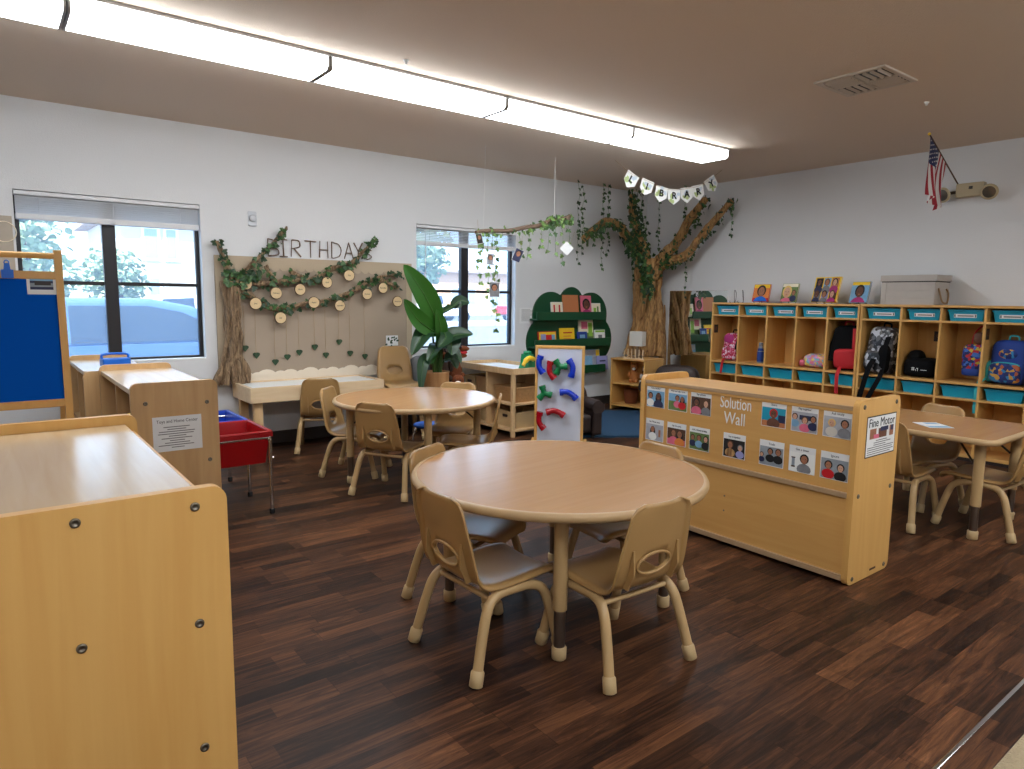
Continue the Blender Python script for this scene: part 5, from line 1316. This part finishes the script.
obj('body', MB().ell((0, .0, .085), (.13, .135, .085), .55, 26, 14).ell((0, .06, .15), (.09, .065, .085), .8, 18, 12), 'black_fabric', t)
for k, (yy, zz) in enumerate(((.03, .075), (-.0, .072), (-.055, .07))):
    o = MB()
    if k == 0: o.box(-.001, 0, -.012, .012, .006, .011).box(-.001, 0, -.012, .012, -.008, -.003).box(-.001, 0, -.008, -.004, -.014, .016).box(-.001, 0, .004, .008, -.014, .016)
    elif k == 1: o.box(-.001, 0, -.010, -.006, -.012, .014).box(-.001, 0, -.006, .004, .008, .012).box(-.001, 0, .006, .010, -.012, .002)
    else: o.box(-.001, 0, -.025, .025, -.002, .002)
    obj('lettering', o, 'white', t).location = (-.131, yy, zz)
t = thing('bag', 'small red and blue patterned bag hanging in the eighth locker section', 'bag', (XC+.13, 2.125, .72))
obj('body', MB().ell((0, 0, .12), (.055, .085, .13), .45, 22, 14), 'hero_pattern', t)
obj('bottom_band', MB().ell((-.005, 0, .02), (.056, .08, .035), .5, 18, 8), 'blue_fabric', t)
obj('top_pouch', MB().ell((-.01, -.03, .30), (.035, .045, .05), .7, 14, 10), 'skin_dark', t)
obj('loop', MB().tube(smooth_path([(0, -.05, .24), (.02, -.05, .34), (.06, -.02, .40), (.02, .02, .34), (0, .03, .24)], 4), .006, 6), 'red_fabric', t)
b = backpack('bright blue child backpack with teal straps in the ninth locker section', 1.865, .27, .36, 'blue_fabric', 'kid_pattern', -.25, .17, XC+.15, 'teal_fabric')
obj('front_art', MB().ell((-.078, -.01, .25), (.018, .075, .04), .9, 18, 8), 'kid_pattern', b)
obj('side_pocket', MB().ell((-.03, .135, .10), (.07, .025, .09), .7, 14, 10), 'teal_fabric', b)
obj('piping', MB().tube([(-.088, .105*math.cos(a*PI/12), .16+.02*math.sin(a*PI/12)) for a in range(13)], .006, 6), 'teal_fabric', b)
strap([(-.06, .125, .06), (-.15, .145, .014), (-.175, .15, -.06), (-.175, .15, -.25)], .034, 'teal_fabric', 'loose_strap', b)
# picture books and wire stands on top
HT = 1.2905
def stand_book(label, y, w, h, cover, pic, rz=.0):
    t = thing('picture_book', label, 'book', (XC+.10, y, HT+.012), -PI/2+rz, 'picture books on top of the left locker')
    R = Matrix.Rotation(-.20, 3, 'X')
    def tr(mb): mb.v = [tuple(R @ Vector(v)) for v in mb.v]; return mb
    obj('pages', tr(MB().box(-w/2+.003, w/2-.003, .003, .013, .003, h-.003)), 'cream', t)
    obj('cover', tr(MB().box(-w/2, w/2, 0, .003, 0, h).box(-w/2, w/2, .013, .016, 0, h).box(-w/2-.002, -w/2, 0, .016, 0, h)), cover, t)
    mb, sl = picture(None, (0, -.0006, h/2), (1, 0, 0), (0, 0, 1), w-.006, h-.006, *pic); obj('cover_art', tr(mb), sl, t)
    s = thing('book_stand', 'thin wire stand under the ' + label.split(' on ')[0], 'stand', (XC+.10, y, HT), -PI/2+rz, 'wire book stands')
    for sx in (-1, 1):
        obj('wire', MB().tube(smooth_path([(sx*.05, -.03, .02), (sx*.05, -.03, .002), (sx*.05, .06, .002), (sx*.05, .045, .12)], 4), .0022, 6), 'dark_metal', s)
stand_book('red book with a face in a black-brimmed hat on the left locker', 4.135, .205, .185, 'red', ([(0, .12, .26, 'skin_mid', 'hair_black', 'bright_blue', 0)], 'orange', [(-.5, .3, .5, .5, 'yellow'), (-.5, -.5, .5, -.3, 'red')]), -.12)
stand_book('green book with a blonde child on its cover on the left locker', 3.82, .205, .19, 'grass_print', ([(-.15, .05, .27, 'skin_light', 'hair_blonde', 'pink', 0), (.3, 0, .12, 'skin_mid', 'hair_brown', 'navy', 0)], 'grass_print', [(-.5, .32, .5, .5, 'cream')]), -.25)
faces = [((i % 3-1)*.32, (.30, -.18)[i//3], .115, ('skin_dark', 'skin_mid', 'skin_light')[i % 3], ('hair_black', 'hair_brown')[i % 2], ('navy', 'grey', 'magenta')[i % 3], 0) for i in range(6)]
fx = []
for i in range(6): fx.append(((i % 3-1)*.32-.14, (.10, -.40)[i//3], (i % 3-1)*.32+.14, (.47, .03)[i//3], ('hair_black', 'sky_print', 'tan_book', 'grey', 'lilac', 'hair_brown')[i]))
stand_book('large yellow book with six photo faces on the left locker', 3.445, .33, .25, 'yellow', (faces, 'yellow', fx), -.35)
stand_book('blue book with a dark-haired child and a yellow band on the left locker', 3.115, .21, .20, 'sky_print', ([(0, .05, .24, 'skin_dark', 'hair_black', 'magenta', 0)], 'sky_print', [(-.5, .34, .5, .5, 'yellow')]), -.35)
t = thing('book_stand', 'empty wire stand at the left end of the left locker', 'stand', (XC+.10, 4.42, HT), -PI/2, 'wire book stands')
for sx in (-1, 1): obj('wire', MB().tube(smooth_path([(sx*.05, -.04, .02), (sx*.05, -.04, .002), (sx*.05, .05, .002), (sx*.045, .06, .10), (sx*.05, .03, .13), (sx*.055, .05, .002)], 4), .0025, 6), 'dark_metal', t)
# washed box with rope handle
t = thing('storage_box', 'washed grey wooden storage box with a lid and rope handle on the right locker', 'box', (XC+.20, 2.66, HT))
w, d, h = .44, .30, .195
bx_ = MB().box(-d/2, d/2, -w/2, w/2, 0, h)
bd = obj('body', bx_, 'box_wash', t, .004)
tr = MB()
for y in (-w/2, w/2-.04): tr.box(-d/2-.006, -d/2, y, y+.04, 0, h)
for z in (.0, .062): tr.box(-d/2-.003, -d/2, -w/2+.04, w/2-.04, z, z+.058)
tr.box(-d/2-.003, -d/2, -w/2+.04, w/2-.04, .124, h)
obj('slats', tr, 'box_wash', bd, .002)
obj('lid', MB().box(-d/2-.012, d/2+.012, -w/2-.012, w/2+.012, h+.008, h+.062), 'box_wash', t, .004)
obj('lid_gap_shade', MB().box(-d/2-.002, d/2+.002, -w/2-.002, w/2+.002, h, h+.008), 'black', t)  # black strip stands in for the shade between box and lid
obj('rope_handle', MB().tube(smooth_path([(-.09, -w/2-.004, .14), (-.10, -w/2-.02, .10), (-.07, -w/2-.03, .03), (-.0, -w/2-.032, .015), (.05, -w/2-.03, .03), (.08, -w/2-.02, .10), (.07, -w/2-.004, .14)], 5), .007, 8), 'rope', t)
# ------------------------------------------------------------------ emergency light and flag on the right wall
t = thing('emergency_light', 'beige twin-head emergency light high on the right wall', 'emergency light', (XR, 2.36, 2.265))
obj('body', MB().box(-.075, 0, -.11, .10, -.05, .065), 'beige_body', t, .008)
obj('test_window', MB().box(-.0765, -.075, -.03, .0, .01, .035), 'black', t)
for y, z, dr in ((.185, -.02, (-.9, .2, -.3)), (-.165, -.03, (-.9, -.1, -.35))):
    c = Vector((-.10, y, z)); d = Vector(dr).normalized(); q = d.to_track_quat('Z', 'Y').to_matrix().to_4x4()
    hd = obj('lamp_head', MB().lathe([(0, -.06), (.03, -.055), (.058, -.01), (.066, .0), (.066, .012), (.058, .014)], (0, 0, 0), 24), 'beige_body', t); hd.matrix_local = Matrix.Translation(c) @ q
    obj('lens', MB().lathe([(.058, .012), (.03, .018), (0, .02)], (0, 0, 0), 24), 'lens', hd)
    obj('arm', MB().tube([(-.035, math.copysign(.10, y), -.0), c - d*.045], .014, 8), 'dark_metal', t)
t = thing('flag', 'small American flag on a wooden stick above the emergency light', 'flag', (0, 0, 0))
A, B = Vector((6.775, 2.455, 2.325)), Vector((5.98, 2.405, 2.625))
obj('stick', MB().tube([A, B], .006, 8), 'hair_brown', t); obj('tip', MB().ell(B, (.012, .012, .012), 1, 10, 8), 'yellow', t)
s = MB(); nu, nv = 26, 26; vs = []
Hd = (B-A)
for j in range(nv+1):
    f = j/nv; hp = A + Hd*(.97-.52*f)
    for i in range(nu+1):
        u = i/nu; L = .44
        fold = .045*u*math.sin(f*11+u*2.2)
        tgt = A + Hd*(.97-.52*(.16+.45*f))
        k = min(1, u*1.5)
        p = hp.lerp(Vector((tgt.x, tgt.y, hp.z)), k*.75)
        p.z -= L*u*(1-.10*f); p.y += fold*.9; p.x += .03*u*math.cos(f*9)
        vs.append(p)
fs, mis = [], []
for j in range(nv):
    for i in range(nu):
        s.add([vs[j*(nu+1)+i], vs[j*(nu+1)+i+1], vs[(j+1)*(nu+1)+i+1], vs[(j+1)*(nu+1)+i]], [(0, 1, 2, 3)], (2 if (i < nu*.4 and j < 14) else (0 if (j//2) % 2 == 0 else 1)), True)
cl = obj('cloth', s, ['flag_red', 'flag_white', 'flag_blue'], t)
st = MB()
for j in range(1, 13, 2):
    for i in range(1 + (j//2) % 2, 10, 2):
        p = (vs[j*(nu+1)+i]+vs[(j+1)*(nu+1)+i+1])/2; q = Vector((-.3, -1, 0)).normalized()
        ex = q.cross(Vector((0, 0, 1))).normalized()
        for sd in (1, -1): st.poly([p + q*.004*sd + ex*(.008 if k % 2 == 0 else .0035)*math.sin(k*PI/5) + Vector((0, 0, 1))*(.008 if k % 2 == 0 else .0035)*math.cos(k*PI/5) for k in range(10)])
obj('stars', st, 'flag_white', cl)
# ------------------------------------------------------------------ outside the windows
mat('asphalt', (104, 108, 116), .9, var=.08, vscale=.6); mat('concrete', (170, 168, 164), .9)
mat('stucco', (214, 208, 198), .9); mat('roof_tile', (150, 132, 120), .9, bump=.5, bscale=6); mat('ext_glass', (40, 52, 70), .3, spec=.3)
mat('car_paint', (64, 96, 140), .4, coat=.2); mat('truck_red', (190, 34, 44), .3, coat=.5); mat('car_white', (225, 228, 232), .3, coat=.5); mat('tyre', (30, 30, 32), .8)
mat('house_glass', (150, 164, 180), .3); mat('tree_leaf', (150, 168, 132), .8, var=.3, vscale=1.2); mat('tree_bark', (96, 78, 62), .9); mat('ext_trim', (150, 160, 172), .7); mat('wall_band', (214, 172, 140), .9)
GZ = -.14
struct('floor_street', MB().box(-60, 140, 6.6, 160, GZ-.1, GZ), 'asphalt')
struct('floor_sidewalk', MB().box(-30, 60, 6.2, 7.25, GZ, GZ+.10).box(-60, 140, 30, 34, GZ, GZ+.12), 'concrete')
def car(label, loc, rz, paint, L=4.7, Wd=1.9, pickup=False):
    t = thing('car' if not pickup else 'pickup_truck', label, 'car' if not pickup else 'truck', loc, rz)
    w = Wd/2
    if not pickup:
        low = [(-L/2, .35), (-L/2+.05, .85), (-L/2+.25, .95), (L/2-1.25, .98), (L/2-.15, .84), (L/2, .62), (L/2, .32), (L/2-.2, .25), (-L/2+.2, .25)]
        cab_ = [(-L/2+.15, .94), (-L/2+.45, 1.40), (-L/2+.9, 1.46), (L/2-2.35, 1.46), (L/2-1.95, 1.38), (L/2-1.15, .96)]
        win = [[(-L/2+.42, .98), (-L/2+.66, 1.34), (-L/2+1.45, 1.38), (-L/2+1.45, .99)], [(-L/2+1.55, .99), (-L/2+1.55, 1.38), (L/2-2.4, 1.38), (L/2-2.05, 1.31), (L/2-1.45, 1.0)]]
    else:
        low = [(-L/2, .5), (-L/2, 1.02), (-L/2+.1, 1.04), (L/2-1.4, 1.06), (L/2-.12, 1.0), (L/2, .8), (L/2, .45), (L/2-.2, .38), (-L/2+.2, .38)]
        cab_ = [(-.35, 1.03), (-.3, 1.62), (-.1, 1.72), (1.0, 1.72), (1.25, 1.62), (1.7, 1.06)]
        win = [[(-.22, 1.1), (-.18, 1.6), (.4, 1.64), (.4, 1.1)], [(.48, 1.1), (.48, 1.64), (1.0, 1.62), (1.2, 1.52), (1.5, 1.1)]]
    obj('body', MB().prism(low, (0, w, 0), (1, 0, 0), (0, 0, 1), Wd), paint, t, .06, 3)
    s = MB(); n = len(cab_)
    vs = [(x, sg*(w-.04 - .30*max(0, (z-.95))), z) for sg in (1, -1) for x, z in cab_]
    s.add(vs, [list(range(n))[::-1], list(range(n, 2*n))] + [(i, (i+1) % n, n+(i+1) % n, n+i) for i in range(n)])
    obj('cabin', s, paint, t, .05, 3)
    for sg in (1, -1):
        for pl in win:
            g = MB(); pts = [(x, sg*(w-.035-.30*max(0, z-.95)), z) for x, z in pl]; g.poly(pts if sg < 0 else pts[::-1]); obj('side_window', g, 'ext_glass', t, solid=.01)
    a, b = cab_[-2], cab_[-1]
    obj('windscreen', MB().poly([(a[0]+.03, -w+.22, a[1]-.02), (b[0]-.02, -w+.10, b[1]+.06), (b[0]-.02, w-.10, b[1]+.06), (a[0]+.03, w-.22, a[1]-.02)]), 'ext_glass', t, solid=.02)
    for x in (-L/2+.85, L/2-.9):
        for y in (-w+.10, w-.10):
            wh = obj('wheel', MB().lathe([(.20, -.1), (.33, -.1), (.345, -.07), (.345, .07), (.33, .1), (.20, .1)], (0, 0, 0), 28), 'tyre', t); wh.matrix_local = Matrix.Translation((x, y, .345)) @ Matrix.Rotation(PI/2, 4, 'X')
            obj('hub', MB().lathe([(0, -.095), (.2, -.1), (.2, .1), (0, .095)], (0, 0, 0), 20), 'chrome', wh)
    for y in (-w+.02, w-.02):
        obj('wing_mirror', MB().ell((L/2-1.55, y*1.06, 1.03), (.08, .07, .06), .7, 12, 8), paint, t)
        obj('headlamp', MB().ell((L/2-.12, y*.82, .74), (.10, .14, .07), .8, 12, 8), 'lens', t)
    return t
car('pale blue parked car close outside the left window', (1.5, 9.3, GZ-.06), 0, 'car_paint')
car('white car parked across the street outside the left window', (5.6, 21.5, GZ), 0, 'car_white')
car('red pickup truck parked far across the street outside the right window', (29.5, 35.5, GZ), PI, 'truck_red', 5.4, 2.0, True)
car('white pickup truck parked far outside the right window', (22.0, 36.5, GZ), PI, 'car_white', 5.2, 2.0, True)
def house(label, x0, x1, y0, y1, wh, rh, m, wins, gable='x'):
    t = thing('house', label, 'house', (0, 0, 0), 0, 'houses across the street')
    obj('walls', MB().box(x0, x1, y0, y1, GZ, wh), m, t)
    xm, ym = (x0+x1)/2, (y0+y1)/2; o = .5
    if gable == 'x': poly, org, ex, dep = [(x0-o, wh-.1), (x1+o, wh-.1), (x1+o, wh+.1), (xm, wh+rh), (x0-o, wh+.1)], (0, y1+o, 0), (1, 0, 0), y1-y0+2*o
    else: poly, org, ex, dep = [(y0-o, wh-.1), (y1+o, wh-.1), (y1+o, wh+.1), (ym, wh+rh), (y0-o, wh+.1)], (x0-o, 0, 0), (0, 1, 0), x1-x0+2*o
    obj('roof', MB().prism(poly, org, ex, (0, 0, 1), dep), 'roof_tile', t)
    for (xa, xb, za, zb) in wins:
        f = obj('window', MB().box(xa-.1, xb+.1, y0-.06, y0, za-.1, zb+.1), 'white', t)
        obj('pane', MB().box(xa, xb, y0-.075, y0-.06, za, zb), 'house_glass', f)
    return t
house('pale two-storey house with a gable roof outside the left window', 3.9, 10.5, 27, 36, 4.2, 1.5, 'stucco', [(4.6, 5.0, 2.6, 3.6), (5.3, 5.6, 2.6, 3.6), (8.3, 9.6, .4, 2.0), (4.7, 5.0, .4, 1.9), (6.2, 6.6, .3, 2.2)])
house('long low house with a wide sloping roof outside the left window', -8, 2.2, 38, 46, 3.2, 3.2, 'stucco', [(-.5, .8, 1.6, 2.6), (1.6, 2.4, 1.6, 2.6)], 'y')
house('long flat shop building with an orange band outside the right window', 26, 58, 50, 60, 3.6, .3, 'wall_band', [(28+4*i, 30.4+4*i, .5, 2.2) for i in range(7)], 'y')
def tree(label, x, y, h, r, seed):
    rs = random.Random(seed); t = thing('tree', label, 'tree', (x, y, GZ), 0, 'trees across the street')
    obj('trunk', MB().tube([(0, 0, 0), (.1, 0, h*.4), (0, .1, h*.7)], [.22, .18, .1], 10), 'tree_bark', t)
    s = MB()
    for k in range(900):
        a, b_, q = rs.uniform(0, 6.28), rs.uniform(-1, 1), rs.random() ** .4; c = math.sqrt(1-b_*b_)
        p = Vector((r*q*c*math.cos(a), r*q*c*math.sin(a), h*.66 + h*.36*q*b_)); d = Vector((rs.uniform(-1, 1), rs.uniform(-1, 1), rs.uniform(-1, .5)))
        s.leaf(p, d, (rs.uniform(-1, 1), rs.uniform(-1, 1), 1), r*.22, r*.16, 0, 'lance')
    obj('crown', s, 'tree_leaf', t)
tree('bushy tree outside the left window beside the low house', 1.0, 24, 3.0, 1.3, 1)
tree('slim tree at the left edge of the left window', .6, 17, 4.2, .9, 2)
tree('short tree in front of the pale two-storey house', 3.4, 25.5, 3.0, 1.0, 3)
tree('large pale tree outside the right window', 20.5, 40, 8.5, 3.4, 4)
tree('second tree beside the large pale tree outside the right window', 25.0, 44, 7.5, 2.6, 5)
